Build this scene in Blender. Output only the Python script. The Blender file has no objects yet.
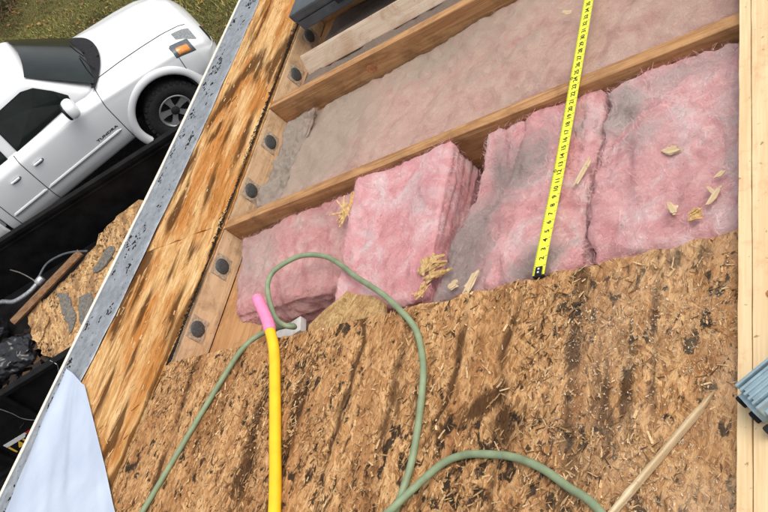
import bpy, bmesh, math, random
import numpy as np
from mathutils import Matrix, Vector

random.seed(7)
rng = np.random.default_rng(7)
scene = bpy.context.scene
col = scene.collection

# ------------------------------------------------------------------ camera, sky, sun, exposure
SLOPE = math.atan(4 / 12)                    # roof pitch
GROUND = -4.17                               # trailer and pickup datum below the eave
G0 = GROUND - .09                            # ground level
cd = bpy.data.cameras.new('camera'); cam = bpy.data.objects.new('camera', cd); col.objects.link(cam)
cd.sensor_width = 36.0; cd.lens = 838.63 / 768 * 36; cd.clip_start = 0.05; cd.clip_end = 600
right = Vector((0.88809, 0.21440, -0.40661)); down = Vector((-0.04309, -0.84183, -0.53802)); fwd = Vector((-0.45764, 0.49533, -0.73838))
cam.matrix_world = Matrix(((right.x, -down.x, -fwd.x, 2.02268), (right.y, -down.y, -fwd.y, -0.97703),
                           (right.z, -down.z, -fwd.z, 2.06992), (0, 0, 0, 1)))
scene.camera = cam

SUN_EL, SUN_AZ = math.radians(71), math.radians(10)     # azimuth: angle of the sun in the xy plane, from +x
world = bpy.data.worlds.new('World'); scene.world = world; world.use_nodes = True
wn = world.node_tree; wn.nodes.clear()
sky = wn.nodes.new('ShaderNodeTexSky'); sky.sky_type = 'NISHITA'; sky.sun_disc = False
sky.sun_elevation = SUN_EL; sky.sun_rotation = math.pi / 2 - SUN_AZ
sky.dust_density = 3.0; sky.air_density = 1.0
hs = wn.nodes.new('ShaderNodeHueSaturation'); hs.inputs['Saturation'].default_value = 0.28
bg = wn.nodes.new('ShaderNodeBackground'); bg.inputs['Strength'].default_value = 0.15
wo = wn.nodes.new('ShaderNodeOutputWorld')
wn.links.new(sky.outputs[0], hs.inputs['Color']); wn.links.new(hs.outputs[0], bg.inputs['Color']); wn.links.new(bg.outputs[0], wo.inputs['Surface'])

sd = bpy.data.lights.new('sun', 'SUN'); sun = bpy.data.objects.new('sun', sd); col.objects.link(sun)
sd.energy = 1.1; sd.angle = math.radians(48); sd.color = (1.0, 0.94, 0.84)
sdir = Vector((math.cos(SUN_EL) * math.cos(SUN_AZ), math.cos(SUN_EL) * math.sin(SUN_AZ), math.sin(SUN_EL)))
sun.rotation_euler = sdir.to_track_quat('Z', 'Y').to_euler(); sun.location = (0, 0, 12)

vs = scene.view_settings
vs.view_transform = 'Standard'; vs.look = 'None'; vs.gamma = 1.0; vs.use_curve_mapping = False
vs.exposure = 0.58

# ------------------------------------------------------------------ helpers
cs, sn = math.cos(SLOPE), math.sin(SLOPE)
ROOF = Matrix(((cs, 0, -sn, 0), (0, 1, 0, 0), (sn, 0, cs, 0), (0, 0, 0, 1)))     # roof plane coordinates -> world

def tag(o, label=None, cat=None, group=None, kind=None):
    if label: o['label'] = label
    if cat: o['category'] = cat
    if group: o['group'] = group
    if kind: o['kind'] = kind
    return o

def empty(name, mw):
    o = bpy.data.objects.new(name, None); col.objects.link(o); o.matrix_world = mw; o.empty_display_size = 0.1
    return o

def mesh(name, v, f, mat=None, parent=None, mw=None, smooth=False, colr=None):
    me = bpy.data.meshes.new(name)
    me.from_pydata([tuple(map(float, p)) for p in v], [], [tuple(map(int, q)) for q in f])
    if smooth: me.polygons.foreach_set('use_smooth', [True] * len(me.polygons))
    if colr is not None:
        a = me.color_attributes.new('Col', 'FLOAT_COLOR', 'POINT')
        a.data.foreach_set('color', np.asarray(colr, np.float32).ravel())
    me.update()
    o = bpy.data.objects.new(name, me); col.objects.link(o)
    if mat: me.materials.append(mat)
    if parent is not None: o.parent = parent
    if mw is not None: o.matrix_world = mw
    return o

def link_mesh(name, me, parent=None, loc=(0, 0, 0), rot=(0, 0, 0), scale=(1, 1, 1)):
    o = bpy.data.objects.new(name, me); col.objects.link(o)
    if parent is not None: o.parent = parent
    o.location = loc; o.rotation_euler = rot; o.scale = scale
    return o

def hash3(ix, iy, iz, seed):
    h = (ix.astype(np.int64) * 374761393 + iy.astype(np.int64) * 668265263 + iz.astype(np.int64) * 2147483647 + seed * 1442695041) & 0xffffffff
    h = ((h ^ (h >> 13)) * 1274126177) & 0xffffffff
    h = ((h ^ (h >> 16)) * 2246822519) & 0xffffffff
    return ((h ^ (h >> 15)) & 0xffff) / 65535.0

def vnoise(P, seed=0):
    P = np.asarray(P, float); i = np.floor(P).astype(np.int64); t = P - i; t = t * t * (3 - 2 * t); r = 0
    for dx in (0, 1):
        for dy in (0, 1):
            for dz in (0, 1):
                w = (t[:, 0] if dx else 1 - t[:, 0]) * (t[:, 1] if dy else 1 - t[:, 1]) * (t[:, 2] if dz else 1 - t[:, 2])
                r = r + w * hash3(i[:, 0] + dx, i[:, 1] + dy, i[:, 2] + dz, seed)
    return r * 2 - 1

def fbm(P, oct=4, seed=0, gain=0.5):
    r = 0; a = 1; P = np.asarray(P, float)
    for k in range(oct):
        r = r + a * vnoise(P * (2.03 ** k) + 17.3 * k, seed + k); a *= gain
    return r

BOXF = [(0, 3, 2, 1), (4, 5, 6, 7), (0, 1, 5, 4), (1, 2, 6, 5), (2, 3, 7, 6), (3, 0, 4, 7)]
def hexv(c):                 # eight corners, bottom ring then top ring
    return [Vector(p) for p in c], BOXF

def box(name, lo, hi, mat, parent=None, mw=None, bev=0.003, jit=0.0, M=None):
    bm = bmesh.new(); bmesh.ops.create_cube(bm, size=1)
    lo = Vector(lo); hi = Vector(hi); s = hi - lo; c = (lo + hi) / 2
    for v in bm.verts: v.co = Vector((v.co.x * s.x, v.co.y * s.y, v.co.z * s.z)) + c + Vector((random.uniform(-jit, jit), random.uniform(-jit, jit), random.uniform(-jit, jit)))
    if bev > 0: bmesh.ops.bevel(bm, geom=bm.edges[:], offset=min(bev, min(s) * 0.4), segments=2, affect='EDGES', profile=0.6)
    if M is not None: bmesh.ops.transform(bm, matrix=M, verts=bm.verts)
    me = bpy.data.meshes.new(name); bm.to_mesh(me); bm.free()
    o = bpy.data.objects.new(name, me); col.objects.link(o)
    if mat: me.materials.append(mat)
    if parent is not None: o.parent = parent
    if mw is not None: o.matrix_world = mw
    return o

def catmull(P, n):
    P = np.asarray(P, float); m = len(P)
    Q = np.vstack([2 * P[0] - P[1], P, 2 * P[-1] - P[-2]]); out = []
    for i in range(m - 1):
        p0, p1, p2, p3 = Q[i:i + 4]
        for t in np.linspace(0, 1, n, endpoint=False):
            out.append(0.5 * (2 * p1 + (p2 - p0) * t + (2 * p0 - 5 * p1 + 4 * p2 - p3) * t * t + (3 * p1 - p0 - 3 * p2 + p3) * t ** 3))
    out.append(P[-1]); return np.array(out)

def tube(path, r, seg=12, cap=True):
    P = np.asarray(path, float); n = len(P); R = np.full(n, r) if np.isscalar(r) else np.asarray(r, float)
    T = np.gradient(P, axis=0); T /= np.linalg.norm(T, axis=1)[:, None] + 1e-12
    N = np.cross(T[0], (0, 0, 1.0)); 
    if np.linalg.norm(N) < 1e-4: N = np.cross(T[0], (1.0, 0, 0))
    N /= np.linalg.norm(N); v = []; f = []
    for i in range(n):
        N = N - T[i] * (N @ T[i]); N /= np.linalg.norm(N); B = np.cross(T[i], N)
        for k in range(seg):
            a = 2 * math.pi * k / seg; v.append(P[i] + R[i] * (math.cos(a) * N + math.sin(a) * B))
    for i in range(n - 1):
        for k in range(seg):
            a, b = i * seg + k, i * seg + (k + 1) % seg; f.append((a, b, b + seg, a + seg))
    if cap: f.append(tuple(range(seg - 1, -1, -1))); f.append(tuple((n - 1) * seg + k for k in range(seg)))
    return v, f

def grid_faces(nx, ny, off=0):
    return [(off + j * nx + i, off + j * nx + i + 1, off + (j + 1) * nx + i + 1, off + (j + 1) * nx + i) for j in range(ny - 1) for i in range(nx - 1)]

def text_mesh(body, size, extrude=0.0003):
    cu = bpy.data.curves.new('txt', 'FONT'); cu.body = body; cu.size = size; cu.extrude = extrude; cu.align_x = 'CENTER'; cu.align_y = 'CENTER'
    cu.resolution_u = 3; cu.offset = 0.02 * size
    o = bpy.data.objects.new('txt', cu); col.objects.link(o); bpy.context.view_layer.update()
    me = bpy.data.meshes.new_from_object(o.evaluated_get(bpy.context.evaluated_depsgraph_get()))
    bpy.data.objects.remove(o); bpy.data.curves.remove(cu); return me

# ------------------------------------------------------------------ materials
class NT:
    def __init__(s, name, rough=0.7, spec=0.3):
        s.m = bpy.data.materials.new(name); s.m.use_nodes = True; s.t = s.m.node_tree
        s.b = s.t.nodes['Principled BSDF']; s.b.inputs['Roughness'].default_value = rough
        s.b.inputs['Specular IOR Level'].default_value = spec
        s.co = s.n('ShaderNodeTexCoord').outputs['Object']
    def n(s, typ, **kw):
        nd = s.t.nodes.new(typ)
        for k, v in kw.items(): setattr(nd, k, v)
        return nd
    def put(s, sock, v):
        if hasattr(v, 'is_output'): s.t.links.new(v, sock)
        else: sock.default_value = v
    def map(s, rot=(0, 0, 0), scale=(1, 1, 1), loc=(0, 0, 0), src=None):
        m = s.n('ShaderNodeMapping'); s.put(m.inputs['Vector'], src or s.co)
        m.inputs['Rotation'].default_value = rot; m.inputs['Scale'].default_value = scale; m.inputs['Location'].default_value = loc
        return m.outputs[0]
    def noise(s, vec=None, scale=5, detail=4, rough=0.55, dist=0.0, out='Fac'):
        m = s.n('ShaderNodeTexNoise'); s.put(m.inputs['Vector'], vec or s.co)
        m.inputs['Scale'].default_value = scale; m.inputs['Detail'].default_value = detail
        m.inputs['Roughness'].default_value = rough; m.inputs['Distortion'].default_value = dist
        return m.outputs[out]
    def voro(s, vec=None, scale=5, out='Color', feature='F1', rnd=1.0):
        m = s.n('ShaderNodeTexVoronoi', feature=feature); s.put(m.inputs['Vector'], vec or s.co); m.inputs['Scale'].default_value = scale
        m.inputs['Randomness'].default_value = rnd
        return m.outputs[out]
    def ramp(s, fac, stops, interp='LINEAR'):
        m = s.n('ShaderNodeValToRGB'); s.put(m.inputs['Fac'], fac); e = m.color_ramp.elements; m.color_ramp.interpolation = interp
        while len(e) < len(stops): e.new(0.5)
        for el, (p, c) in zip(e, stops):
            el.position = p; el.color = (c, c, c, 1) if not hasattr(c, '__len__') else (*c, 1)
        return m.outputs['Color']
    def math(s, op, a, b=0.0, clamp=False):
        m = s.n('ShaderNodeMath', operation=op, use_clamp=clamp); s.put(m.inputs[0], a); s.put(m.inputs[1], b); return m.outputs[0]
    def mix(s, fac, a, b, blend='MIX'):
        m = s.n('ShaderNodeMix', data_type='RGBA', blend_type=blend); s.put(m.inputs[0], fac)
        s.put(m.inputs[6], a if hasattr(a, 'is_output') else (*a, 1)); s.put(m.inputs[7], b if hasattr(b, 'is_output') else (*b, 1)); return m.outputs[2]
    def mixf(s, fac, a, b):
        m = s.n('ShaderNodeMix', data_type='FLOAT'); s.put(m.inputs[0], fac); s.put(m.inputs[2], a); s.put(m.inputs[3], b); return m.outputs[0]
    def sep(s, c):
        m = s.n('ShaderNodeSeparateXYZ'); s.put(m.inputs[0], c); return m.outputs
    def bump(s, h, strength=0.5, dist=0.01):
        m = s.n('ShaderNodeBump'); s.put(m.inputs['Height'], h); m.inputs['Strength'].default_value = strength; m.inputs['Distance'].default_value = dist
        s.t.links.new(m.outputs[0], s.b.inputs['Normal'])
    def color(s, c):
        s.put(s.b.inputs['Base Color'], c if hasattr(c, 'is_output') else (*c, 1)); return s.m
    def rough(s, r): s.put(s.b.inputs['Roughness'], r)

def plain(name, c, rough=0.6, spec=0.4, metal=0.0, var=0.15, scale=30, bump=0.0, coat=0.0):
    t = NT(name, rough, spec); t.b.inputs['Metallic'].default_value = metal
    if coat: t.b.inputs['Coat Weight'].default_value = coat; t.b.inputs['Coat Roughness'].default_value = 0.04
    n = t.noise(scale=scale, detail=5)
    c = np.array(c)
    t.color(t.ramp(n, [(0.3, tuple(c * (1 - var))), (0.7, tuple(np.minimum(1, c * (1 + var))))]))
    if bump: t.bump(n, bump, 0.004)
    return t.m

def mat_osb(name, dark, mid, lite, stainc, ang=(1.35, 0.55, 2.3, 1.75), seed=0.0, stain_stretch=(3.2, 0.9, 1), stain=(0.44, 0.62), sawdust=False, black=True, cell=(34, 130), fibs=(60, 420), finek=0.8, tonew=0.42):
    t = NT(name, 0.85, 0.15)
    tone = None; top = None; fib = None
    for k, a in enumerate(ang):
        v = t.map(rot=(0, 0, a), scale=(1, 1, 1), loc=(seed + k * 3.1, k * 1.7, 0))
        wob = t.noise(t.map(scale=(12, 12, 1), loc=(seed, k, 0)), 1, 2, out='Color')
        vv = t.n('ShaderNodeVectorMath', operation='MULTIPLY_ADD'); t.put(vv.inputs[0], wob); vv.inputs[1].default_value = (0.02, 0.02, 0); t.put(vv.inputs[2], v)
        st = t.map(scale=(*cell, 1), src=vv.outputs[0])
        c = t.voro(st, 1.0); cx = t.sep(c)
        fb = t.noise(t.map(scale=(*fibs, 1), src=vv.outputs[0]), 1, 4, 0.6)
        if tone is None: tone, top, fib = cx[1], cx[0], fb
        else:
            g = t.math('GREATER_THAN', cx[0], top)
            tone = t.mixf(g, tone, cx[1]); fib = t.mixf(g, fib, fb); top = t.math('MAXIMUM', cx[0], top)
    val = t.math('ADD', t.math('MULTIPLY', tone, tonew), t.math('MULTIPLY', fib, 1.1 - tonew * .9))
    c = t.ramp(val, [(0.18, dark), (0.48, mid), (0.82, lite)])
    big = t.noise(t.map(scale=stain_stretch, loc=(seed * 2, seed, 0)), 2.4, 6, 0.62, 0.4)
    c = t.mix(t.ramp(big, [(stain[0], 0.0), (stain[1], 0.85)]), c, t.mix(val, tuple(np.array(stainc) * 0.55), tuple(np.array(stainc) * 1.7)))
    at = t.n('ShaderNodeAttribute', attribute_name='Col')
    ac = t.sep(at.outputs['Color'])
    wear = t.math('MULTIPLY', t.math('SUBTRACT', 0.9, val), 1.0)
    c = t.mix(t.ramp(t.math('ADD', ac[0], t.math('MULTIPLY', wear, 0.5)), [(0.35, 0.0), (0.95, 0.9)]), c, tuple(np.array(stainc) * 0.30))
    c = t.mix(t.ramp(t.math('ADD', ac[1], t.math('MULTIPLY', wear, 0.6)), [(0.26, 0.0), (0.72, 0.92)]), c, tuple(np.array(stainc) * 0.24))
    fine = t.noise(t.map(scale=(70, 40, 1)), 1, 5, 0.7)
    c = t.mix(t.ramp(fine, [(0.28, finek), (0.46, 0.0)]), c, tuple(np.array(dark) * 0.45))
    if black:
        bl = t.noise(t.map(scale=(1.6, 1, 1), loc=(3, 8, 0)), 24, 5, 0.6, 0.5)
        reg = t.noise(t.map(loc=(9, 2, 0)), 3.0, 3)
        c = t.mix(t.ramp(t.math('ADD', bl, t.math('MULTIPLY', reg, 0.35)), [(0.75, 0.0), (0.81, 0.92)]), c, (0.018, 0.014, 0.011))
    if sawdust:
        x = t.sep(t.co)[0]
        rg = t.math('MULTIPLY', t.ramp(x, [(0.0, 0.0), (1.0, 1.0)]), 1.0)
        rx = t.n('ShaderNodeMapRange'); t.put(rx.inputs[0], x); rx.inputs[1].default_value = 1.55; rx.inputs[2].default_value = 1.95
        dn = t.ramp(t.noise(scale=4, detail=4), [(0.35, 0.0), (0.62, 1.0)])
        sp = t.ramp(t.noise(scale=150, detail=3, rough=0.7), [(0.38, 0.0), (0.62, 1.0)])
        fac = t.math('MULTIPLY', t.math('MULTIPLY', rx.outputs[0], dn), t.math('ADD', t.math('MULTIPLY', sp, 0.55), 0.2))
        c = t.mix(fac, c, (0.52, 0.38, 0.26))
    t.color(c); t.bump(t.math('ADD', val, t.math('MULTIPLY', fine, 0.8)), 0.9, 0.006)
    return t.m

def mat_lumber(name, lo, hi, axis='x', stain=(0.16, 0.075, 0.03), stainamt=0.6, ring=26):
    t = NT(name, 0.72, 0.25)
    sc = (1.2, 14, 14) if axis == 'x' else (14, 1.2, 14)
    st = (6, 300, 300) if axis == 'x' else (300, 6, 300)
    w = t.noise(t.map(scale=sc), 1.6, 3, 0.5, 0.6)
    rings = t.math('SINE', t.math('MULTIPLY', w, ring))
    g = t.noise(t.map(scale=st), 1, 3, 0.6)
    v = t.math('ADD', t.math('MULTIPLY', rings, 0.12), t.math('MULTIPLY', g, 0.9))
    c = t.ramp(v, [(0.25, lo), (0.7, hi)])
    bigs = t.noise(t.map(scale=(2, 3, 3) if axis == 'x' else (3, 2, 3)), 3, 5, 0.6)
    c = t.mix(t.ramp(bigs, [(0.52, 0.0), (0.75, stainamt)]), c, stain)
    dirt = t.noise(t.map(loc=(5, 1, 2), scale=(1, 1.6, 1.6) if axis == 'x' else (1.6, 1, 1.6)), 9, 9, 0.68, 0.6)
    c = t.mix(t.ramp(dirt, [(0.50, 0.0), (0.68, 0.5)]), c, tuple(np.array(stain) * 0.9))
    c = t.mix(t.ramp(t.noise(scale=75, detail=4, rough=0.7), [(0.64, 0.0), (0.70, 0.6)]), c, tuple(np.array(stain) * 0.4))
    t.color(c); t.bump(t.math('ADD', v, dirt), 0.4, 0.002); return t.m

def mat_insul(name, pink, pale, grey, seed, fiber=False):
    t = NT(name, 0.95, 0.05)
    v = t.map(loc=(seed, seed * 0.7, 0))
    n1 = t.noise(v, 7, 7, 0.65, 1.2)
    c = t.ramp(n1, [(0.30, tuple(np.array(pink) * (0.84, 0.66, 0.70))), (0.48, pink), (0.66, pale)])
    fi = t.noise(t.map(scale=(1, 1, 2.2), loc=(seed, 0, 0)), 55, 9, 0.74, 3.0)
    at = t.sep(t.n('ShaderNodeAttribute', attribute_name='Col').outputs['Color'])
    edge = t.math('ADD', at[0], t.math('MULTIPLY', t.math('SUBTRACT', n1, 0.5), 0.9))
    edge = t.math('ADD', edge, t.math('MULTIPLY', t.math('SUBTRACT', fi, 0.5), 0.5))
    c = t.mix(t.ramp(edge, [(0.22, 0.0), (0.75, 0.92)]), c, grey)
    c = t.mix(t.ramp(fi, [(0.32, 0.40), (0.52, 0.0)]), c, tuple(np.array(pink) * (0.72, 0.55, 0.58)))
    c = t.mix(t.ramp(fi, [(0.56, 0.0), (0.75, 0.55)]), c, tuple(np.array(pale) * 0.5 + 0.42))
    c = t.mix(t.ramp(t.noise(v, 95, 2), [(0.72, 0.0), (0.77, 0.5)]), c, (0.14, 0.09, 0.06))
    t.color(c)
    t.b.inputs['Subsurface Weight'].default_value = 0.0; t.b.inputs['Subsurface Radius'].default_value = (0.015, 0.008, 0.008); t.b.inputs['Subsurface Scale'].default_value = 0.4
    t.b.inputs['Sheen Weight'].default_value = 0.15; t.b.inputs['Sheen Roughness'].default_value = 0.6
    if not fiber: t.bump(t.math('ADD', t.math('ADD', fi, t.math('MULTIPLY', n1, 0.7)), t.math('MULTIPLY', t.noise(v, 240, 4, 0.7, 2.0), 0.35)), 0.9, 0.012)
    return t.m

def mat_attr(name, rough=0.8, grain=True, k=1.0):
    t = NT(name, rough, 0.2); a = t.n('ShaderNodeAttribute', attribute_name='Col')
    n = t.noise(scale=260, detail=3, rough=0.7)
    t.color(t.mix(t.ramp(n, [(0.3, 0.55), (0.6, 0.0)]), a.outputs['Color'], (0.06, 0.03, 0.012)) if grain else a.outputs['Color'])
    return t.m

M = {}
M['osb'] = mat_osb('weathered_osb', (0.16, 0.066, 0.022), (0.50, 0.252, 0.098), (0.74, 0.46, 0.22), (0.27, 0.118, 0.043), stain=(0.46, 0.66), sawdust=True, ang=(1.35, 0.75, 2.1, 1.75))
M['strip'] = mat_osb('orange_weathered_sheathing', (0.40, 0.18, 0.05), (0.66, 0.36, 0.13), (0.82, 0.57, 0.29), (0.40, 0.14, 0.022), ang=(1.62, 1.45, 1.75, 1.55), seed=4.0,
                     stain_stretch=(2.2, 0.9, 1), stain=(0.46, 0.58), black=False, cell=(7, 55), fibs=(14, 300), finek=0.35, tonew=0.34)
M['osbclean'] = mat_osb('broken_osb', (0.25, 0.13, 0.05), (0.46, 0.27, 0.11), (0.66, 0.46, 0.22), (0.34, 0.19, 0.08), seed=8.0, black=False)
M['scrap'] = mat_osb('trailer_osb', (0.22, 0.11, 0.04), (0.46, 0.26, 0.11), (0.66, 0.44, 0.22), (0.20, 0.11, 0.055), seed=6.0, cell=(11, 42), fibs=(18, 150), stain=(0.47, 0.62), tonew=0.5)
M['palechip'] = mat_osb('pale_chip', (0.40, 0.24, 0.09), (0.66, 0.45, 0.20), (0.82, 0.65, 0.36), (0.50, 0.30, 0.12), seed=3.0, black=False)
M['flake'] = mat_attr('wood_strand')
M['rafter'] = mat_lumber('rafter_fir', (0.33, 0.155, 0.062), (0.53, 0.30, 0.135), 'x', stainamt=0.7)
M['block'] = mat_lumber('blocking_fir', (0.50, 0.32, 0.18), (0.66, 0.46, 0.28), 'y', stainamt=0.3)
M['plate'] = mat_lumber('plate_fir', (0.40, 0.20, 0.08), (0.56, 0.31, 0.14), 'y', stainamt=0.3)
M['oldboard'] = mat_lumber('weathered_board', (0.56, 0.42, 0.30), (0.76, 0.62, 0.48), 'x', stain=(0.36, 0.18, 0.08), stainamt=0.6, ring=10)
M['splint'] = mat_lumber('split_pale_wood', (0.50, 0.36, 0.20), (0.74, 0.60, 0.40), 'x', stain=(0.30, 0.18, 0.09), stainamt=0.3)

def mat_newply():
    t = NT('fresh_plywood', 0.62, 0.3)
    w = t.noise(t.map(scale=(9, 0.9, 1)), 1.4, 3, 0.5, 0.8)
    rings = t.math('SINE', t.math('MULTIPLY', w, 30))
    g = t.noise(t.map(scale=(220, 5, 1)), 1, 3, 0.6)
    v = t.math('ADD', t.math('MULTIPLY', rings, 0.10), t.math('MULTIPLY', g, 0.8))
    c = t.ramp(v, [(0.2, (0.66, 0.46, 0.24)), (0.7, (0.80, 0.62, 0.37))])
    c = t.mix(t.ramp(t.noise(scale=14, detail=6, rough=0.7), [(0.54, 0.0), (0.68, 0.6)]), c, (0.60, 0.30, 0.15))
    c = t.mix(t.ramp(t.noise(scale=60, detail=3), [(0.67, 0.0), (0.72, 0.7)]), c, (0.20, 0.09, 0.04))
    t.color(c); t.bump(v, 0.2, 0.001); return t.m
M['newply'] = mat_newply()
M['knot'] = plain('wood_knot', (0.42, 0.17, 0.07), 0.7, var=0.35, scale=60)
M['tar'] = plain('tar_residue', (0.020, 0.014, 0.010), 0.9, 0.1, var=0.6, scale=120)
PINK, PALE, GREY = (0.80, 0.32, 0.36), (0.88, 0.50, 0.52), (0.42, 0.34, 0.34)
M['mesh'] = plain('vent_mesh', (0.07, 0.07, 0.068), 0.55, metal=0.2, var=0.5, scale=200)
M['holerim'] = plain('vent_patch', (0.36, 0.27, 0.19), 0.8, var=0.4, scale=120)
M['drywall'] = plain('ceiling_board', (0.55, 0.53, 0.5), 0.9)
M['siding'] = plain('house_siding', (0.5, 0.47, 0.42), 0.8, var=0.06)

def mat_galv():
    t = NT('galvanised_flashing', 0.45, 0.4); t.b.inputs['Metallic'].default_value = 0.35
    n = t.noise(scale=22, detail=6, rough=0.65)
    c = t.ramp(n, [(0.25, (0.20, 0.215, 0.23)), (0.6, (0.34, 0.365, 0.39)), (0.8, (0.46, 0.485, 0.51))])
    c = t.mix(t.ramp(t.noise(t.map(scale=(1.5, 1, 1)), 30, 5, 0.7, 1.5), [(0.60, 0.0), (0.66, 0.95)]), c, (0.03, 0.027, 0.024))
    t.color(c); t.rough(t.ramp(n, [(0.2, 0.6), (0.8, 0.38)])); t.bump(n, 0.25, 0.004); return t.m
M['galv'] = mat_galv()
M['cream'] = plain('cream_painted_metal', (0.72, 0.66, 0.55), 0.4, var=0.12, scale=60)
M['paint'] = plain('white_car_paint', (0.80, 0.81, 0.82), 0.28, 0.5, var=0.012, scale=3, coat=0.7)
M['glass'] = plain('tinted_glass', (0.012, 0.016, 0.014), 0.06, 0.28, var=0.3, scale=4)
M['rubber'] = plain('tyre_rubber', (0.022, 0.022, 0.023), 0.8, 0.3, var=0.4, scale=50, bump=0.3)
M['blackpl'] = plain('black_plastic', (0.018, 0.018, 0.02), 0.75, 0.2, var=0.3)
M['gap'] = plain('panel_gap', (0.03, 0.03, 0.03), 0.9, 0.1)
M['alloy'] = plain('alloy_rim', (0.55, 0.56, 0.57), 0.32, 0.5, metal=0.75, var=0.12)
M['amber'] = plain('amber_lens', (0.72, 0.24, 0.03), 0.15, 0.6, var=0.25, scale=60, coat=0.5)
M['lens'] = plain('clear_lens', (0.20, 0.21, 0.21), 0.08, 0.7, var=0.35, scale=40, coat=0.6)
M['lampback'] = plain('lamp_housing', (0.10, 0.11, 0.12), 0.3, 0.5, var=0.4, scale=40)
M['trailer'] = plain('black_trailer_paint', (0.008, 0.0075, 0.0075), 0.65, 0.12, var=0.6, scale=6, bump=0.1)
M['bag'] = plain('black_plastic_bag', (0.014, 0.014, 0.016), 0.22, 0.5, var=0.4)
M['steel'] = plain('dull_steel', (0.40, 0.41, 0.42), 0.4, 0.5, metal=0.7, var=0.25, scale=40)
M['felt'] = plain('grey_felt', (0.16, 0.145, 0.125), 0.95, 0.1, var=0.45, scale=50)
M['stick'] = mat_lumber('muddy_stick', (0.16, 0.085, 0.04), (0.34, 0.20, 0.11), 'x', stainamt=0.7)
M['red'] = plain('red_reflector', (0.5, 0.025, 0.02), 0.3, var=0.1)
M['white'] = plain('white_reflector', (0.72, 0.72, 0.70), 0.35, var=0.06)
M['yellowink'] = plain('yellow_lettering', (0.80, 0.50, 0.06), 0.5, var=0.15)
M['ink'] = plain('black_ink', (0.015, 0.015, 0.013), 0.6)
M['tape'] = plain('yellow_tape_blade', (0.83, 0.84, 0.04), 0.32, 0.5, var=0.04, scale=20, coat=0.3)
M['hose'] = plain('green_rubber_hose', (0.215, 0.27, 0.155), 0.5, 0.4, var=0.22, scale=25)
M['yellow'] = plain('yellow_coated_handle', (0.90, 0.50, 0.012), 0.4, 0.45, var=0.10, scale=18)
M['pinkend'] = plain('pink_sleeve', (0.85, 0.24, 0.42), 0.5, 0.4, var=0.12, scale=50)
M['case'] = plain('slate_grey_case', (0.075, 0.085, 0.095), 0.5, 0.4, var=0.25, scale=18, bump=0.15)
M['toolblue'] = plain('steel_blue_housing', (0.24, 0.33, 0.37), 0.35, 0.5, var=0.22, scale=40)
M['shaded_asphalt'] = plain('asphalt_with_shade', (0.045, 0.042, 0.038), 0.95, 0.1, var=0.5, scale=30, bump=0.6)  # asphalt, its near-black colour also holding the pickup's shadow
M['blade'] = mat_attr('grass_blade', 0.75, grain=False)

def mat_cloth():
    t = NT('white_underlayment_sheet', 0.7, 0.3)
    n = t.noise(scale=3.5, detail=4)
    c = t.ramp(n, [(0.3, (0.40, 0.46, 0.57)), (0.7, (0.50, 0.56, 0.66))])
    c = t.mix(t.ramp(t.noise(scale=70, detail=5, rough=0.75), [(0.66, 0.0), (0.74, 0.45)]), c, (0.25, 0.26, 0.30))
    t.color(c); t.bump(t.noise(scale=9, detail=6, rough=0.6), 0.35, 0.012); return t.m
M['cloth'] = mat_cloth()

def mat_ground():
    t = NT('lawn_ground', 0.95, 0.1)
    n = t.noise(scale=1.1, detail=7, rough=0.62)
    c = t.ramp(n, [(0.3, (0.085, 0.065, 0.03)), (0.5, (0.16, 0.14, 0.05)), (0.7, (0.21, 0.175, 0.07))])
    f = t.noise(scale=28, detail=6, rough=0.7)
    c = t.mix(t.ramp(f, [(0.35, 0.7), (0.6, 0.0)]), c, (0.03, 0.028, 0.012))
    t.color(c); t.bump(f, 1.0, 0.05); return t.m
M['lawn'] = mat_ground()

# ------------------------------------------------------------------ ground
gv = [(-250, -250, G0), (250, -250, G0), (250, 250, G0), (-250, 250, G0)]
tag(mesh('lawn', gv, [(0, 1, 2, 3)], M['lawn']), kind='structure')
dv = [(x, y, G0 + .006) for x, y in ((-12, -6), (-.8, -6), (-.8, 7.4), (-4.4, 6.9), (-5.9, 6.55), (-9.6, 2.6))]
tag(mesh('driveway', dv, [tuple(range(6))], M['shaded_asphalt']), kind='structure')  # carried under the pickup, where the dark colour stands in for its shadow

def blades():
    n = 90000
    x = rng.uniform(-14.5, -3.2, n); y = rng.uniform(4.6, 13.5, n)
    keep = ~((y < 1.067 * (x + 9.6) + 2.5) & (y < 7.0)); x, y = x[keep], y[keep]; n = len(x)
    cl = vnoise(np.stack([x * 1.1, y * 1.1, x * 0], 1), 3)
    h = rng.uniform(.02, .055, n) * (1 + .5 * cl); a = rng.uniform(0, 2 * np.pi, n); w = rng.uniform(.004, .010, n)
    lean = rng.uniform(.2, 1.3, n) * h
    b = np.stack([x, y, np.full(n, G0 + .001)], 1)
    d = np.stack([np.cos(a), np.sin(a), a * 0], 1); s = np.stack([-np.sin(a), np.cos(a), a * 0], 1)
    v = np.stack([b - s * w[:, None], b + s * w[:, None], b + d * lean[:, None] + np.array([0, 0, 1]) * h[:, None]], 1).reshape(-1, 3)
    base = np.array([[.10, .105, .022], [.17, .15, .04], [.23, .17, .07], [.07, .08, .02]])
    k = rng.choice(4, n, p=[.4, .3, .12, .18]); c = base[k] * 1.5 * rng.uniform(.7, 1.3, (n, 1)) * (1 + .35 * cl[:, None])
    c = np.repeat(np.hstack([c, np.ones((n, 1))]), 3, 0)
    return v, np.arange(3 * n).reshape(-1, 3), c
v, f, c = blades()
tag(mesh('grass', v, f, M['blade'], colr=c), 'short olive green autumn grass beyond the white pickup', 'grass', kind='stuff')

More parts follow.
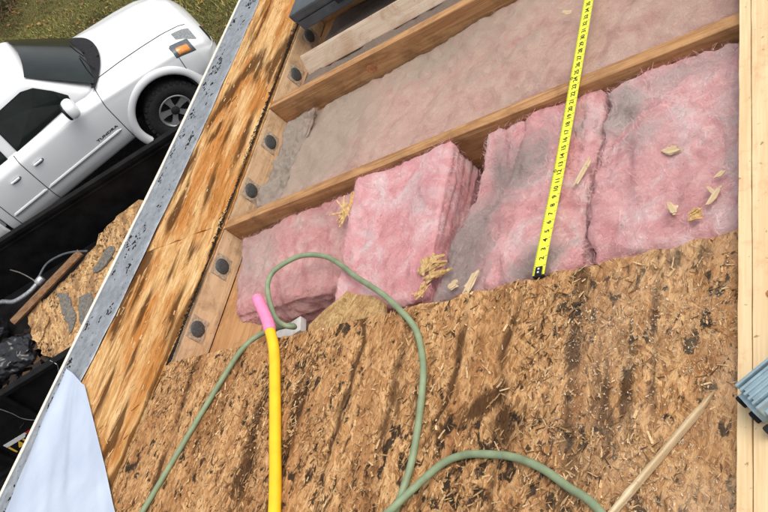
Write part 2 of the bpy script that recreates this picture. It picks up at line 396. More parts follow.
def leaves():
    n = 900
    x = rng.uniform(-13.5, -4.0, n); y = rng.uniform(5.2, 12.5, n); keep = ~((y < 1.067 * (x + 9.6) + 2.5) & (y < 7.0)); x, y = x[keep], y[keep]; n = len(x)
    v = []; f = []; c = []
    for i in range(n):
        a = random.uniform(0, 6.3); s = random.uniform(.02, .05); z = G0 + random.uniform(.03, .055); ca, sa = math.cos(a) * s, math.sin(a) * s; o = len(v)
        v += [(x[i] - ca, y[i] - sa, z), (x[i] + sa * .6, y[i] - ca * .6, z + .008), (x[i] + ca, y[i] + sa, z + .012), (x[i] - sa * .6, y[i] + ca * .6, z + .003)]
        f.append((o, o + 1, o + 2, o + 3)); q = random.choice([(.30, .13, .03), (.22, .10, .04), (.34, .20, .07), (.14, .07, .03)]); c += [(*q, 1)] * 4
    return v, f, c
v, f, c = leaves()
tag(mesh('fallen_leaves', v, f, M['blade'], colr=c), 'scattered brown and orange fallen leaves on the lawn', 'leaves', kind='stuff')

# low twiggy shrub at the lawn's far corner
def shrub():
    root = empty('low_shrub', Matrix.Translation((-11.5, 9.3, G0)))
    tag(root, 'dark leafless low shrub on the lawn beyond the pickup cab', 'shrub')
    v = []; f = []
    for k in range(34):
        a = random.uniform(0, 6.28); L = random.uniform(.35, .75); e = random.uniform(.15, .9); p = [np.array([random.uniform(-.3, .3), random.uniform(-.3, .3), -.01])]
        for s in range(4): p.append(p[-1] + np.array([math.cos(a) * math.cos(e), math.sin(a) * math.cos(e), math.sin(e)]) * L / 4 + np.random.default_rng(k * 9 + s).normal(0, .02, 3)); e -= .05
        tv, tf = tube(p, np.linspace(.010, .003, 5), 5); o = len(v); v += tv; f += [tuple(i + o for i in q) for q in tf]
    mesh('branches', v, f, M['stick'], root)
    v = []; f = []; c = []
    for k in range(2600):
        r = abs(random.gauss(0, .42)); a = random.uniform(0, 6.28); p = np.array([r * math.cos(a), r * math.sin(a), random.uniform(.02, .36)]); d = np.random.default_rng(k).normal(0, .018, (3, 3)); o = len(v)
        v += [p + d[0], p + d[1], p + d[2]]; f.append((o, o + 1, o + 2)); q = np.array(random.choice([(.05, .045, .018), (.08, .065, .03), (.12, .09, .05)])); c += [(*q, 1)] * 3
    tag(mesh('foliage', v, f, M['blade'], root, colr=c), kind='stuff')
shrub()

# ------------------------------------------------------------------ the open roof
roof = empty('house_roof', ROOF)
tag(roof, 'opened low house roof with bare rafters, rotten brown sheathing and metal eave edge', 'roof')
RD = 0.165                                                   # rafter depth
IN = 0.0254
def rafter(y0, x0=-0.42, x1=3.6):
    # cut tail under the eave sheathing
    return box('rafter', (x0, y0, -RD), (x1, y0 + 0.0381, 0), M['rafter'], roof, bev=0.0025, jit=0.0012)
RY = [-0.6477, -0.0381, 0.5715, 1.1811, 1.7907, 2.4003]
for y in RY: rafter(y)

for kx, ky, kz, kr in ((.575, RY[3] - .0012, -.054, .020), (1.30, RY[2] - .0012, -.08, .016)):
    kv = [(kx, ky - .0008, kz)] + [(kx + kr * 1.3 * (1 + .2 * math.sin(2 * a)) * math.cos(a), ky, kz + kr * math.sin(a)) for a in np.linspace(0, 6.283, 16, endpoint=False)]
    mesh('knot', kv, [(0, 1 + q, 1 + (q + 1) % 16) for q in range(16)], M['knot'], roof, smooth=True)
# blocking boards with screened vent holes
def blocking(y0, y1, vents):
    b = box('blocking_board', (-0.022, y0 + 0.0015, -0.116), (0.016, y1 - 0.0015, -0.004), M['block'], roof, bev=0.002)
    for vy, vz in vents:
        v = [(0.0185, vy, vz)]; f = []
        # square stapled mesh patch, slightly wavy, then the dark round hole with its bulging screen
        n = 9; g = []
        for j in range(n):
            for i in range(n):
                u, w = i / (n - 1) - .5, j / (n - 1) - .5
                g.append((0.0185 + .0022 * math.sin(9 * u + vy * 40) * math.cos(7 * w), vy + u * .088, vz + w * .072))
        mesh('screen_patch', g, grid_faces(n, n), M['holerim'], b)
        hv = [(0.024, vy, vz)]
        for r_, x_ in ((.016, .0245), (.027, .0228), (.031, .0195)):
            for k in range(20): a = 2 * math.pi * k / 20; hv.append((x_ + random.uniform(-.0008, .0008), vy + r_ * math.cos(a), vz + r_ * math.sin(a)))
        hf = [(0, 1 + k, 1 + (k + 1) % 20) for k in range(20)]
        for q in (0, 1): hf += [(1 + q * 20 + k, 21 + q * 20 + k, 21 + q * 20 + (k + 1) % 20, 1 + q * 20 + (k + 1) % 20) for k in range(20)]
        mesh('vent_screen', hv, hf, M['mesh'], b, smooth=True)
blocking(RY[1] + .0381, RY[2], [(.155, -.040), (.425, -.046)])
blocking(RY[2] + .0381, RY[3], [(.785, -.052), (1.04, -.058)])
blocking(RY[3] + .0381, RY[4], [(1.425, -.062), (1.66, -.06)])
blocking(RY[4] + .0381, RY[5], [(2.0, -.06), (2.25, -.06)])
box('top_plate', (0.018, -1.7, -0.156), (0.30, 3.0, -0.1175), M['plate'], roof, bev=0.002)   # bird-mouthed plate under the bays
box('ceiling_board', (0.02, -1.7, -0.27), (3.6, 3.0, -0.255), M['drywall'], roof, bev=0)
box('fascia_board', (-0.80, -1.7, -0.16), (-0.76, 3.3, -0.004), M['cream'], roof, bev=0.002).matrix_local = Matrix.Rotation(math.radians(-4.9), 4, 'Z')
wall = box('wall', (0.02, -1.8, G0), (0.16, 3.6, -0.29), M['siding'], roof, bev=0)
wall.matrix_parent_inverse = ROOF.inverted()

# sheathing slab from a polygon with a displaced, ragged-edged top
def slab(name, quad, z0, z1, mat, parent, step=0.007, amp=0.003, band=0.0, seed=0, rag=0.004, ragsides=(1, 1, 1, 1), edgestain=0.0, grooves=(), blobs=()):
    q = np.array(quad, float)                  # p00, p10, p11, p01
    L = max(np.linalg.norm(q[1] - q[0]), np.linalg.norm(q[2] - q[3])); W = max(np.linalg.norm(q[3] - q[0]), np.linalg.norm(q[2] - q[1]))
    nx, ny = int(L / step) + 2, int(W / step) + 2
    u = np.linspace(0, 1, nx); w = np.linspace(0, 1, ny); U, V = np.meshgrid(u, w); U = U.ravel(); V = V.ravel()
    P = (1 - U)[:, None] * (1 - V)[:, None] * q[0] + U[:, None] * (1 - V)[:, None] * q[1] + U[:, None] * V[:, None] * q[2] + (1 - U)[:, None] * V[:, None] * q[3]
    N3 = np.stack([P[:, 0], P[:, 1], np.zeros(len(P))], 1)
    h = amp * fbm(N3 * (18, 9, 1), 4, seed) + amp * 0.7 * fbm(N3 * (70, 28, 1), 3, seed + 9)
    if band: 
        bn = vnoise(N3 * (7.5, .9, 1) + 3.3, seed + 5); h = h + band * .5 * bn
        gm = np.zeros(len(P))
        for (gx, gw, ga) in grooves:
            dx = P[:, 0] - gx + .10 * P[:, 1] * 0 + .022 * fbm(N3 * (0, 5, 0) + gx * 31, 3, seed + 8); gm = np.maximum(gm, ga * np.exp(-(dx / (gw * (1 + .6 * vnoise(N3 * (0, 11, 0) + gx * 7, seed + 2)))) ** 2))
        h = h - band * gm
    st = np.zeros(len(P))
    if grooves: st = np.clip(gm * (.75 + .9 * fbm(N3 * (9, 7, 1), 4, seed + 31)), 0, 1)
    bs = np.zeros(len(P))
    for (bx, by, rx, ry, ba, bk) in blobs:
        dx, dy = P[:, 0] - bx, P[:, 1] - by; ca, sa = math.cos(ba), math.sin(ba)
        g_ = np.exp(-((dx * ca + dy * sa) / rx) ** 2 - ((-dx * sa + dy * ca) / ry) ** 2); bs = np.maximum(bs, bk * g_ * np.clip(.75 + 1.0 * fbm(N3 * (38, 7, 1), 4, seed + 37), 0, 1.5))
    bs = np.clip(bs, 0, 1)
    if edgestain:
        w0 = edgestain * (1.0 + 1.1 * fbm(N3 * (0, 4, 0), 3, seed + 44)); st = np.maximum(st * .4, np.clip(1.25 - U * L / np.maximum(w0, .01), 0, 1))
        w1 = edgestain * .7 * (1.0 + 1.3 * fbm(N3 * (0, 6, 0), 3, seed + 45)); st = np.maximum(st, np.clip(1.2 - (1 - U) * L / np.maximum(w1, .008), 0, 1))
    e = rag * fbm(N3 * (22, 22, 1), 4, seed + 20)
    jx = np.isin(U, (0, 1)); jy = np.isin(V, (0, 1))
    for m, ax, s in ((V == 0, 1, ragsides[0]), (U == 1, 0, ragsides[1]), (V == 1, 1, ragsides[2]), (U == 0, 0, ragsides[3])): P[m, ax] += e[m] * s
    h = np.where(jx | jy, np.minimum(h, 0) - .001, h)
    T = np.column_stack([P, z1 + h]); n = len(T)
    ring = [i for i in range(nx)] + [j * nx + nx - 1 for j in range(1, ny)] + [(ny - 1) * nx + i for i in range(nx - 2, -1, -1)] + [j * nx for j in range(ny - 2, 0, -1)]
    B = np.array([[T[i][0], T[i][1], z0] for i in ring]); v = np.vstack([T, B]); f = grid_faces(nx, ny); m = len(ring)
    for k in range(m): a, b = ring[k], ring[(k + 1) % m]; f.append((a, n + k, n + (k + 1) % m, b))
    f.append(tuple(n + k for k in range(m - 1, -1, -1)))
    st = np.r_[st, np.zeros(m)]; bs = np.r_[bs, np.zeros(m)]
    return mesh(name, v, f, mat, parent, smooth=False, colr=np.column_stack([st, bs, st * 0, np.ones(len(st))]))

old = slab('old_sheathing', [(-0.115, -0.95), (2.75, -0.95), (2.75, -0.001), (-0.004, -0.001)], 0.0008, 0.0125, M['osb'], roof, 0.007, 0.0024, 0.0060, 3, rag=.006,
           grooves=((.20, .020, .8), (.42, .016, .7), (.62, .022, .9), (.80, .020, .9), (.98, .016, .7), (1.15, .018, .8), (1.325, .014, 1.0), (1.485, .013, .9), (1.66, .020, .6), (1.832, .010, .8)),
           blobs=((1.776, -.306, .06, .10, 0, .8), (1.528, -.356, .06, .05, .4, .7), (1.223, -.27, .05, .08, 0, .5), (1.916, -.035, .05, .03, 0, .9), (.64, -.443, .10, .05, 1.2, .7), (.80, -.24, .05, .10, .2, .6), (1.40, -.33, .16, .03, .5, .6), (1.66, -.20, .03, .05, 0, .6)))
e_lo = slab('eave_sheathing', [(-0.80, -0.95), (-0.125, -0.95), (0.02, 0.587), (-0.555, 0.600)], 0.0008, 0.0115, M['strip'], roof, 0.011, 0.0014, 0.001, 11, edgestain=.045,
            blobs=((-.525, .47, .05, .17, .12, 1.4), (-.54, .27, .05, .09, 0, 1.2), (-.153, .505, .05, .05, 0, .7), (-.20, -.22, .05, .12, .2, .9), (-.36, .28, .035, .13, .1, .6), (-.10, .18, .03, .14, .0, .7), (-.42, -.05, .04, .14, .1, .7), (-.28, .05, .025, .10, .1, .5), (-.25, .42, .03, .08, .1, .45)))
e_hi = slab('eave_sheathing', [(-0.555, 0.603), (0.02, 0.590), (0.0, 3.0), (-0.46, 3.0)], 0.0008, 0.0118, M['strip'], roof, 0.011, 0.0014, 0.001, 17, edgestain=.045,
            blobs=((-.367, 1.191, .03, .055, -.3, 1.6), (-.30, 1.50, .06, .13, -.4, 1.0), (-.40, 1.36, .06, .13, -.3, 1.0), (-.17, 1.52, .08, .10, .2, 1.1), (-.02, 1.48, .06, .12, 0, 1.3), (-.37, 1.9, .06, .20, 0, .6), (-.44, .80, .04, .14, .1, .8), (-.48, 1.05, .03, .16, .1, .8), (-.20, .85, .03, .14, .1, .5), (-.08, 1.05, .03, .16, 0, .6), (-.25, 1.15, .03, .12, .1, .5)))
far = slab('old_sheathing', [(0.03, 1.80), (3.4, 1.80), (3.4, 3.0), (0.015, 3.0)], 0.0008, 0.0125, M['osb'], roof, 0.02, 0.002, 0.002, 23)

# raised wood strands and splinters of the worn panels
def strands(n, quad, z, angs, cols, seed, lr=(.012, .05), wr=(.002, .007), lift=.004, dens=None):
    r = np.random.default_rng(seed); q = np.array(quad, float); U = r.random(n)[:, None]; V = r.random(n)[:, None]
    P = (1 - U) * (1 - V) * q[0] + U * (1 - V) * q[1] + U * V * q[2] + (1 - U) * V * q[3]
    if dens is not None: P = P[r.random(n) < dens(P)]; n = len(P)
    a = np.array(angs)[r.integers(0, len(angs), n)] + r.normal(0, .28, n); L = r.uniform(*lr, n) * r.uniform(.5, 1.2, n); W = r.uniform(*wr, n)
    d = np.stack([np.cos(a), np.sin(a)], 1); s = np.stack([-np.sin(a), np.cos(a)], 1); v = np.zeros((n, 6, 3))
    z0 = z + r.uniform(-.0005, .002, n); t0 = r.uniform(-.001, lift, n); t1 = r.uniform(-.001, lift, n) * (r.random(n) < .5); roll = r.normal(0, .0012, n)
    for k, (tt, hz) in enumerate(((-.5, t0), (0.05, 0 * t0 + .0006), (.5, t1))):
        c = P + d * (L * tt)[:, None]; wk = W * (1, .95, .55)[k]
        v[:, 2 * k, :2] = c - s * wk[:, None] / 2; v[:, 2 * k + 1, :2] = c + s * wk[:, None] / 2
        v[:, 2 * k, 2] = z0 + hz - roll; v[:, 2 * k + 1, 2] = z0 + hz + roll
    b = np.arange(n)[:, None] * 6; f = np.vstack([b + np.array([0, 1, 3, 2]), b + np.array([2, 3, 5, 4])])
    C = np.array(cols)[r.integers(0, len(cols), n)] * r.uniform(.75, 1.25, (n, 1)); C = np.repeat(np.hstack([np.clip(C, 0, .9), np.ones((n, 1))]), 6, 0)
    return v.reshape(-1, 3), f, C
osbc = [(.52, .31, .14), (.46, .26, .11), (.36, .19, .08), (.66, .46, .25), (.17, .085, .035), (.11, .055, .025), (.48, .28, .13), (.58, .38, .19)]
def dpatch(P): return np.clip(.55 + .9 * fbm(np.column_stack([P * (7, 4), P[:, 0] * 0]), 3, 41), 0.12, 1)
v, f, c = strands(22000, [(-0.10, -0.94), (2.0, -0.94), (2.0, -0.005), (0.0, -0.005)], 0.0135, (1.5, 1.2, 1.85, .8, 2.4, .2), osbc, 5, (.007, .026), (.0010, .0038), .0022, dens=dpatch)
tag(mesh('wood_strands', v, f, M['flake'], old, colr=c), kind='stuff')
v, f, c = strands(9000, [(1.50, -0.7), (2.0, -0.7), (2.0, -0.03), (1.62, -0.03)], 0.015, (0, .8, 1.6, 2.4), [(.62, .48, .32), (.55, .40, .25), (.70, .56, .38)], 6, (.002, .008), (.0006, .0016), .0012, dens=lambda P: np.clip((P[:, 0] - 1.5) / .4, 0, 1) * np.clip(.5 + fbm(np.column_stack([P * 6, P[:, 0] * 0]), 3, 71), .05, 1))
tag(mesh('sawdust', v, f, M['flake'], old, colr=c), kind='stuff')
stc = [(.62, .38, .16), (.54, .30, .12), (.72, .50, .27), (.48, .24, .08)]
v, f, c = strands(450, [(-0.78, -0.94), (-0.14, -0.94), (0.0, 0.58), (-0.54, 0.59)], 0.0122, (1.62, 1.5, 1.75, 1.2), stc, 7, (.010, .04), (.0010, .003), .0016)
tag(mesh('wood_strands', v, f, M['flake'], e_lo, colr=c), kind='stuff')
v, f, c = strands(450, [(-0.53, 0.61), (0.0, 0.60), (-0.01, 2.6), (-0.46, 2.6)], 0.0124, (1.62, 1.5, 1.75, 1.2), stc, 8, (.010, .04), (.0010, .003), .0016)
tag(mesh('wood_strands', v, f, M['flake'], e_hi, colr=c), kind='stuff')

# tarry shingle residue along the inner edge of the eave sheathing and on the flashing
def lumps(pts, mat, name, parent, r0=.002, r1=.007, flat=.5):
    v = []; f = []
    ico = [(0, 0, 1), (.9, 0, .3), (.28, .85, .3), (-.72, .53, .3), (-.72, -.53, .3), (.28, -.85, .3), (0, 0, -.3)]
    for p in pts:
        s = random.uniform(r0, r1); a = random.uniform(0, 6.3); o = len(v); k = random.uniform(.6, 2.2)
        for q in ico:
            x, y = q[0] * k, q[1]; v.append((p[0] + s * (x * math.cos(a) - y * math.sin(a)), p[1] + s * (x * math.sin(a) + y * math.cos(a)), p[2] + s * q[2] * flat * random.uniform(.7, 1.3)))
        f += [(o, o + 1 + i, o + 1 + (i + 1) % 5) for i in range(5)] + [(o + 6, o + 1 + (i + 1) % 5, o + 1 + i) for i in range(5)]
    return tag(mesh(name, v, f, mat, parent), kind='stuff')
pts = []
for k in range(3800):
    y = random.uniform(0.0, 2.2); w = .5 + .5 * vnoise(np.array([[y * 5, 0, 0]]), 77)[0]
    pts.append((0.016 - abs(random.gauss(0, .004 + .013 * w * w)) - .002, y, 0.0115))
lumps(pts, M['tar'], 'tar_residue', e_hi, .0012, .0050)

# galvanised eave flashing with its cream outer lip, and the gutter below
OUT = [(-0.977, -0.95), (-0.931, -0.472), (-0.866, 0.233), (-0.76, 1.119), (-0.695, 2.228), (-0.65, 3.0)]
INN = [(-0.80, -0.95), (-0.735, -0.472), (-0.60, 0.233), (-0.505, 1.119), (-0.462, 2.228), (-0.435, 3.0)]
ys = np.linspace(-.95, 3.0, 160)
xo = np.interp(ys, [p[1] for p in OUT], [p[0] for p in OUT]); xi = np.interp(ys, [p[1] for p in INN], [p[0] for p in INN])
k = np.ones(21) / 21
xo = np.convolve(np.pad(xo, 10, mode='reflect', reflect_type='odd'), k, 'valid'); xi = np.convolve(np.pad(xi, 10, mode='reflect', reflect_type='odd'), k, 'valid')
prof = [(0, .0145), (.12, .0155), (.5, .0150), (.86, .0148), (.95, .019), (.985, .010), (.99, -.055)]
v = []
for j, y in enumerate(ys):
    for t_, z_ in prof: v.append((xi[j] + (xo[j] - xi[j]) * min(t_, 1) + .004 * vnoise(np.array([[y * 9, t_ * 3, 0]]), 3)[0] * (t_ < .1), y, z_ + .0016 * vnoise(np.array([[y * 11, t_ * 2, 5.]]), 8)[0]))
fl = mesh('eave_flashing', v, grid_faces(len(prof), len(ys)), M['galv'], roof, smooth=True)
sm = fl.modifiers.new('thick', 'SOLIDIFY'); sm.thickness = 0.0012; sm.offset = -1
tv, tf = tube([(xo[j] - .006, ys[j], .016) for j in range(0, 160, 3)], .0085, 8); mesh('edge_lip', tv, tf, M['cream'], fl, smooth=True)
pts = []
for kk in range(60):
    j = random.randrange(6, 150); t0 = random.uniform(.25, .9); y0 = ys[j]; x0 = xi[j] + (xo[j] - xi[j]) * t0
    for q in range(random.randint(3, 16)): pts.append((x0 + random.gauss(0, .012), y0 + random.gauss(0, .025), .0165))
lumps(pts, M['tar'], 'tar_fleck', fl, .002, .007, .4)
gp = [(.0, -.015), (.0, -.12), (.10, -.12), (.115, -.08), (.135, -.055), (.135, -.012)]
gvv = []
for j in range(0, 160, 4):
    for a, z_ in gp: gvv.append((xo[j] + .26 - a, ys[j], z_ - .045))
go = mesh('gutter', gvv, grid_faces(6, 40), M['cream'], roof); sm = go.modifiers.new('thick', 'SOLIDIFY'); sm.thickness = 0.002

# fresh plywood at the right: a narrow rip and the wide sheet beside it
slab('fresh_board', [(2.010, -1.2), (2.034, -1.2), (2.032, 2.6), (2.008, 2.6)], 0.0165, 0.0352, M['newply'], roof, 0.03, 0.0003, 0, 31, .0006)
fb = slab('fresh_board', [(2.0365, -1.2), (2.75, -1.2), (2.75, 2.6), (2.0345, 2.6)], 0.0165, 0.0355, M['newply'], roof, 0.04, 0.0003, 0, 33, .0006)
for kx, ky, kr in ((2.072, -.17, .012), (2.15, .35, .010), (2.25, -.5, .012)):
    kv = [(kx, ky, .0372)] + [(kx + kr * (1 + .25 * math.sin(3 * a)) * math.cos(a), ky + kr * 1.2 * math.sin(a), .0362) for a in np.linspace(0, 6.283, 16, endpoint=False)]
    mesh('knot', kv, [(0, 1 + q, 1 + (q + 1) % 16) for q in range(16)], M['knot'], fb, smooth=True)

# ------------------------------------------------------------------ insulation
def rbox(c8, res, rad, noise_f, seed, amp):
    """rounded, lumpy hexahedron; c8: bottom ring (4) then top ring (4), roof coordinates"""
    c8 = np.array(c8, float)
    L = np.linalg.norm(c8[5] - c8[4]); W = np.linalg.norm(c8[7] - c8[4]); H = np.mean(np.linalg.norm(c8[4:] - c8[:4], axis=1)); h = np.array([L, W, H]) / 2
    V = []; F = []; idx = {}
    n = np.maximum((2 * h / res).astype(int), 4)
    def vid(i, j, k):
        key = (i, j, k)
        if key not in idx: idx[key] = len(V); V.append((i / n[0] * 2 - 1, j / n[1] * 2 - 1, k / n[2] * 2 - 1))
        return idx[key]
    for i in range(n[0]):
        for j in range(n[1]):
            F.append((vid(i, j, 0), vid(i, j + 1, 0), vid(i + 1, j + 1, 0), vid(i + 1, j, 0))); F.append((vid(i, j, n[2]), vid(i + 1, j, n[2]), vid(i + 1, j + 1, n[2]), vid(i, j + 1, n[2])))
    for i in range(n[0]):
        for k in range(n[2]):
            F.append((vid(i, 0, k), vid(i + 1, 0, k), vid(i + 1, 0, k + 1), vid(i, 0, k + 1))); F.append((vid(i, n[1], k), vid(i, n[1], k + 1), vid(i + 1, n[1], k + 1), vid(i + 1, n[1], k)))
    for j in range(n[1]):
        for k in range(n[2]):
            F.append((vid(0, j, k), vid(0, j, k + 1), vid(0, j + 1, k + 1), vid(0, j + 1, k))); F.append((vid(n[0], j, k), vid(n[0], j + 1, k), vid(n[0], j + 1, k + 1), vid(n[0], j, k + 1)))
    V = np.array(V) * h; r = min(rad, min(h) * .9)
    inn = np.clip(V, -(h - r), h - r); d = V - inn; dn = np.linalg.norm(d, axis=1)[:, None]
    nrm = d / np.maximum(dn, 1e-9); V = inn + nrm * np.minimum(dn, r)
    U = (V / h + 1) / 2; u, w, t = U[:, :1], U[:, 1:2], U[:, 2:]
    bot = (1 - u) * (1 - w) * c8[0] + u * (1 - w) * c8[1] + u * w * c8[2] + (1 - u) * w * c8[3]
    top = (1 - u) * (1 - w) * c8[4] + u * (1 - w) * c8[5] + u * w * c8[6] + (1 - u) * w * c8[7]
    P = bot * (1 - t) + top * t
    dsp = noise_f(P, seed) * amp
    side = (np.abs(nrm[:, 2]) < .55)
    lay = vnoise(P * (6, 6, 75), seed + 60) * amp * .9 + vnoise(P * (30, 30, 120), seed + 61) * amp * .4
    dsp = dsp + np.where(side, lay, 0)
    return P + nrm * dsp[:, None], F, nrm

def fluff(P, seed):
    W = P + .03 * np.column_stack([vnoise(P * 9, seed + 50), vnoise(P * 9, seed + 51), vnoise(P * 9, seed + 52)])
    return 1.1 * fbm(P * 5.5, 3, seed) - .8 * np.clip(.25 - np.abs(vnoise(W * (9, 6, 9), seed + 3)), 0, 1) * 4 * .5 + .45 * fbm(W * 28, 4, seed + 4, .62)

def fibres(P, nrm, n, seed, keep, lr=(.008, .030), w=.00022):
    r = np.random.default_rng(seed); cand = np.where(keep(P, nrm))[0]; k = cand[r.integers(0, len(cand), n)]
    b = P[k] + r.normal(0, .004, (n, 3)); N = nrm[k]; T = r.normal(0, 1, (n, 3)); T -= N * np.sum(T * N, 1)[:, None]; T /= np.linalg.norm(T, axis=1)[:, None]
    S = np.cross(N, T); L = r.uniform(*lr, n)[:, None]; up = r.uniform(.0, .20, n)[:, None]; cu = r.normal(0, .5, n)[:, None]; v = np.zeros((n, 8, 3))
    for q, s in enumerate((0, .33, .66, 1.0)):
        c = b + T * L * s + S * L * cu * s * s + N * (L * up * s * (1.3 - s) + .0015 - .004 * (s == 0)); ww = w * (1, 1, .8, .3)[q]
        v[:, 2 * q] = c - S * ww - N * ww * .5; v[:, 2 * q + 1] = c + S * ww + N * ww * .5
    o = np.arange(n)[:, None] * 8; f = np.vstack([o + np.array([2 * q, 2 * q + 1, 2 * q + 3, 2 * q + 2]) for q in range(3)])
    return v.reshape(-1, 3), f

def batt(label, c8, pink, pale, grey, seed, dust, res=.007, rad=.03, amp=.010, nf=3500, group='insulation batts in the open bays', clampy=None, zf=None):
    P, F, N = rbox(c8, res, rad, fluff, seed, amp)
    if clampy: P[:, 1] = np.clip(P[:, 1], *clampy)
    P[:, 2] = np.maximum(P[:, 2], -.253)
    if zf is not None: P = zf(P, N)
    base = np.array([P[:, 0].mean(), P[:, 1].mean(), P[:, 2].min()])
    def dustmask(Q):
        m = np.zeros(len(Q))
        for (x, y, rx, ry, a, k) in dust:
            dx, dy = Q[:, 0] - x, Q[:, 1] - y; ca, sa = math.cos(a), math.sin(a); m = np.maximum(m, k * np.exp(-((dx * ca + dy * sa) / rx) ** 2 - ((-dx * sa + dy * ca) / ry) ** 2))
        return np.column_stack([m, m, m, np.ones(len(m))])
    o = mesh('insulation_batt', P - base, F, mat_insul('insulation', pink, pale, grey, seed), None, ROOF @ Matrix.Translation(base), smooth=True, colr=dustmask(P))
    tag(o, label, 'insulation', group)
    v, f = fibres(P, N, nf, seed, lambda P, N: (N[:, 2] > .2) | (N[:, 1] < -.5) | (N[:, 0] > .5))
    fo = mesh('loose_fibre', v - base, f, mat_insul('insulation_fibre', tuple(np.minimum(1, np.array(pink) * 1.02)), pale, grey, seed, True), o, colr=dustmask(v)); tag(fo, kind='stuff')
    return o
CA = (.003, .5695); CB = (.6105, 1.1795); CC = (1.2205, 1.789)
zb = -.250
def plate_lift(P, N):        # lower faces rest on the wall plate at the eave end
    P[:, 2] = np.where(P[:, 0] < .31, np.maximum(P[:, 2], -.1165), P[:, 2]); return P
batt('dusty pink batt at the eave with layered side, beside the vented blocking', [(.30, .165, zb), (.70, .155, zb), (.755, .565, zb), (.10, .565, zb), (.13, .215, -.098), (.745, .19, -.055), (.755, .565, -.024), (.03, .565, -.056)],
     (.75, .36, .335), (.85, .57, .51), (.60, .45, .39), 3, [(.15, .45, .25, .2, 0, .75), (.5, .5, .3, .06, 0, .45)], amp=.012, clampy=(.15, .5695), zf=plate_lift, nf=7000)
batt('bright pink puffed batt between the eave batt and the bare rafter gap', [(.78, .03, zb), (1.13, .03, zb), (1.12, .565, zb), (.78, .565, zb), (.755, .06, -.030), (1.160, .04, -.022), (1.160, .568, .006), (.745, .568, -.002)],
     (.90, .43, .435), (.96, .71, .69), (.68, .54, .54), 5, [(1.05, .40, .07, .12, 0, .55), (.85, .33, .05, .10, .5, .35)], rad=.022, amp=.009, clampy=CA, nf=7000)
batt('grey-stained pink batt under the tape measure', [(1.19, .02, zb), (1.63, .02, zb), (1.625, .565, zb), (1.33, .565, zb), (1.165, .02, -.030), (1.635, .015, -.018), (1.628, .566, -.020), (1.27, .566, -.034)],
     (.89, .46, .45), (.95, .69, .66), (.37, .295, .265), 8, [(1.27, .16, .11, .30, -.25, .95), (1.42, .40, .10, .14, -.6, .80), (1.33, .40, .07, .16, 0, .75), (1.50, .06, .10, .05, .3, .95), (1.58, .45, .05, .10, 0, .45)], amp=.016, clampy=CA, nf=8000)
batt('pink batt with grey fluffy top corner beside the fresh board', [(1.645, .01, zb), (2.25, .01, zb), (2.25, .565, zb), (1.645, .565, zb), (1.642, .012, -.022), (2.25, .012, -.020), (2.25, .56, -.016), (1.635, .56, -.002)],
     (.89, .47, .46), (.96, .72, .69), (.54, .445, .40), 13, [(1.70, .45, .09, .09, .3, .95), (1.85, .50, .16, .06, .15, .70), (1.78, .33, .10, .06, .4, .55), (1.97, .30, .04, .20, 0, .45)], amp=.017, clampy=CA, nf=9000)
batt('long taupe dusty batt filling the bay above the tape-crossed rafter', [(.24, .615, zb), (2.3, .615, zb), (2.3, 1.175, zb), (.24, 1.175, zb), (.24, .617, -.040), (2.3, .617, -.014), (2.3, 1.176, -.030), (.20, 1.176, -.098)],
     (.66, .41, .325), (.72, .49, .39), (.47, .365, .27), 21, [(.35, .95, .38, .40, 0, .95), (.95, 1.1, .5, .16, 0, .75), (1.2, .9, .35, .10, .2, .45)], res=.009, rad=.025, amp=.010, clampy=CB, nf=5000)
batt('crumpled taupe wad of insulation against the vent blocking', [(.06, .63, -.115), (.22, .63, -.115), (.20, 1.16, -.115), (.06, 1.16, -.115), (.05, .63, -.055), (.26, .63, -.045), (.26, 1.15, -.070), (.09, 1.14, -.055)],
     (.50, .36, .29), (.58, .45, .37), (.40, .33, .26), 27, [(.15, .9, .2, .4, 0, .8)], res=.005, rad=.03, amp=.026, clampy=CB, nf=3000, zf=plate_lift)
batt('sunken brown insulation with shade painted in, beneath the loose board', [(.10, 1.225, zb), (2.3, 1.225, zb), (2.3, 1.785, zb), (.10, 1.785, zb), (.10, 1.225, -.050), (2.3, 1.225, -.05), (2.3, 1.785, -.12), (.08, 1.785, -.11)],
     (.30, .20, .14), (.36, .26, .20), (.20, .15, .11), 33, [(.5, 1.5, 2, .4, 0, .7)], res=.012, amp=.009, clampy=CC, nf=2500, zf=plate_lift)  # brown insulation, darkened in colour for the shade between board and case

# ------------------------------------------------------------------ loose things on the roof
def roof_thing(name, loc): return empty(name, ROOF @ Matrix.Translation(loc))
# loose 2x4 in the far bay
lb = box('loose_board', (0, -.0445, -.019), (1.9, .0445, .019), M['oldboard'], None, ROOF @ Matrix.Translation((.13, 1.405, -.036)) @ Matrix.Rotation(math.radians(.3), 4, 'Z') @ Matrix.Rotation(math.radians(57), 4, 'X'), bev=.004, jit=.001)
tag(lb, 'pale loose two-by-four lying in the far bay below the grey case', 'board')
v = []; f = []
for q, (x0, w_) in enumerate([(.30, .008), (.312, .005), (.322, .010), (.336, .006), (.30, .010), (.316, .012)]):
    y0 = .012 if q < 4 else -.004; o = len(v); v += [(x0, y0, .0194), (x0 + w_, y0, .0194), (x0 + w_, y0 + .009, .0194), (x0, y0 + .009, .0194)]; f.append((o, o + 1, o + 2, o + 3))
mesh('faded_stamp', v, f, M['tar'], lb)

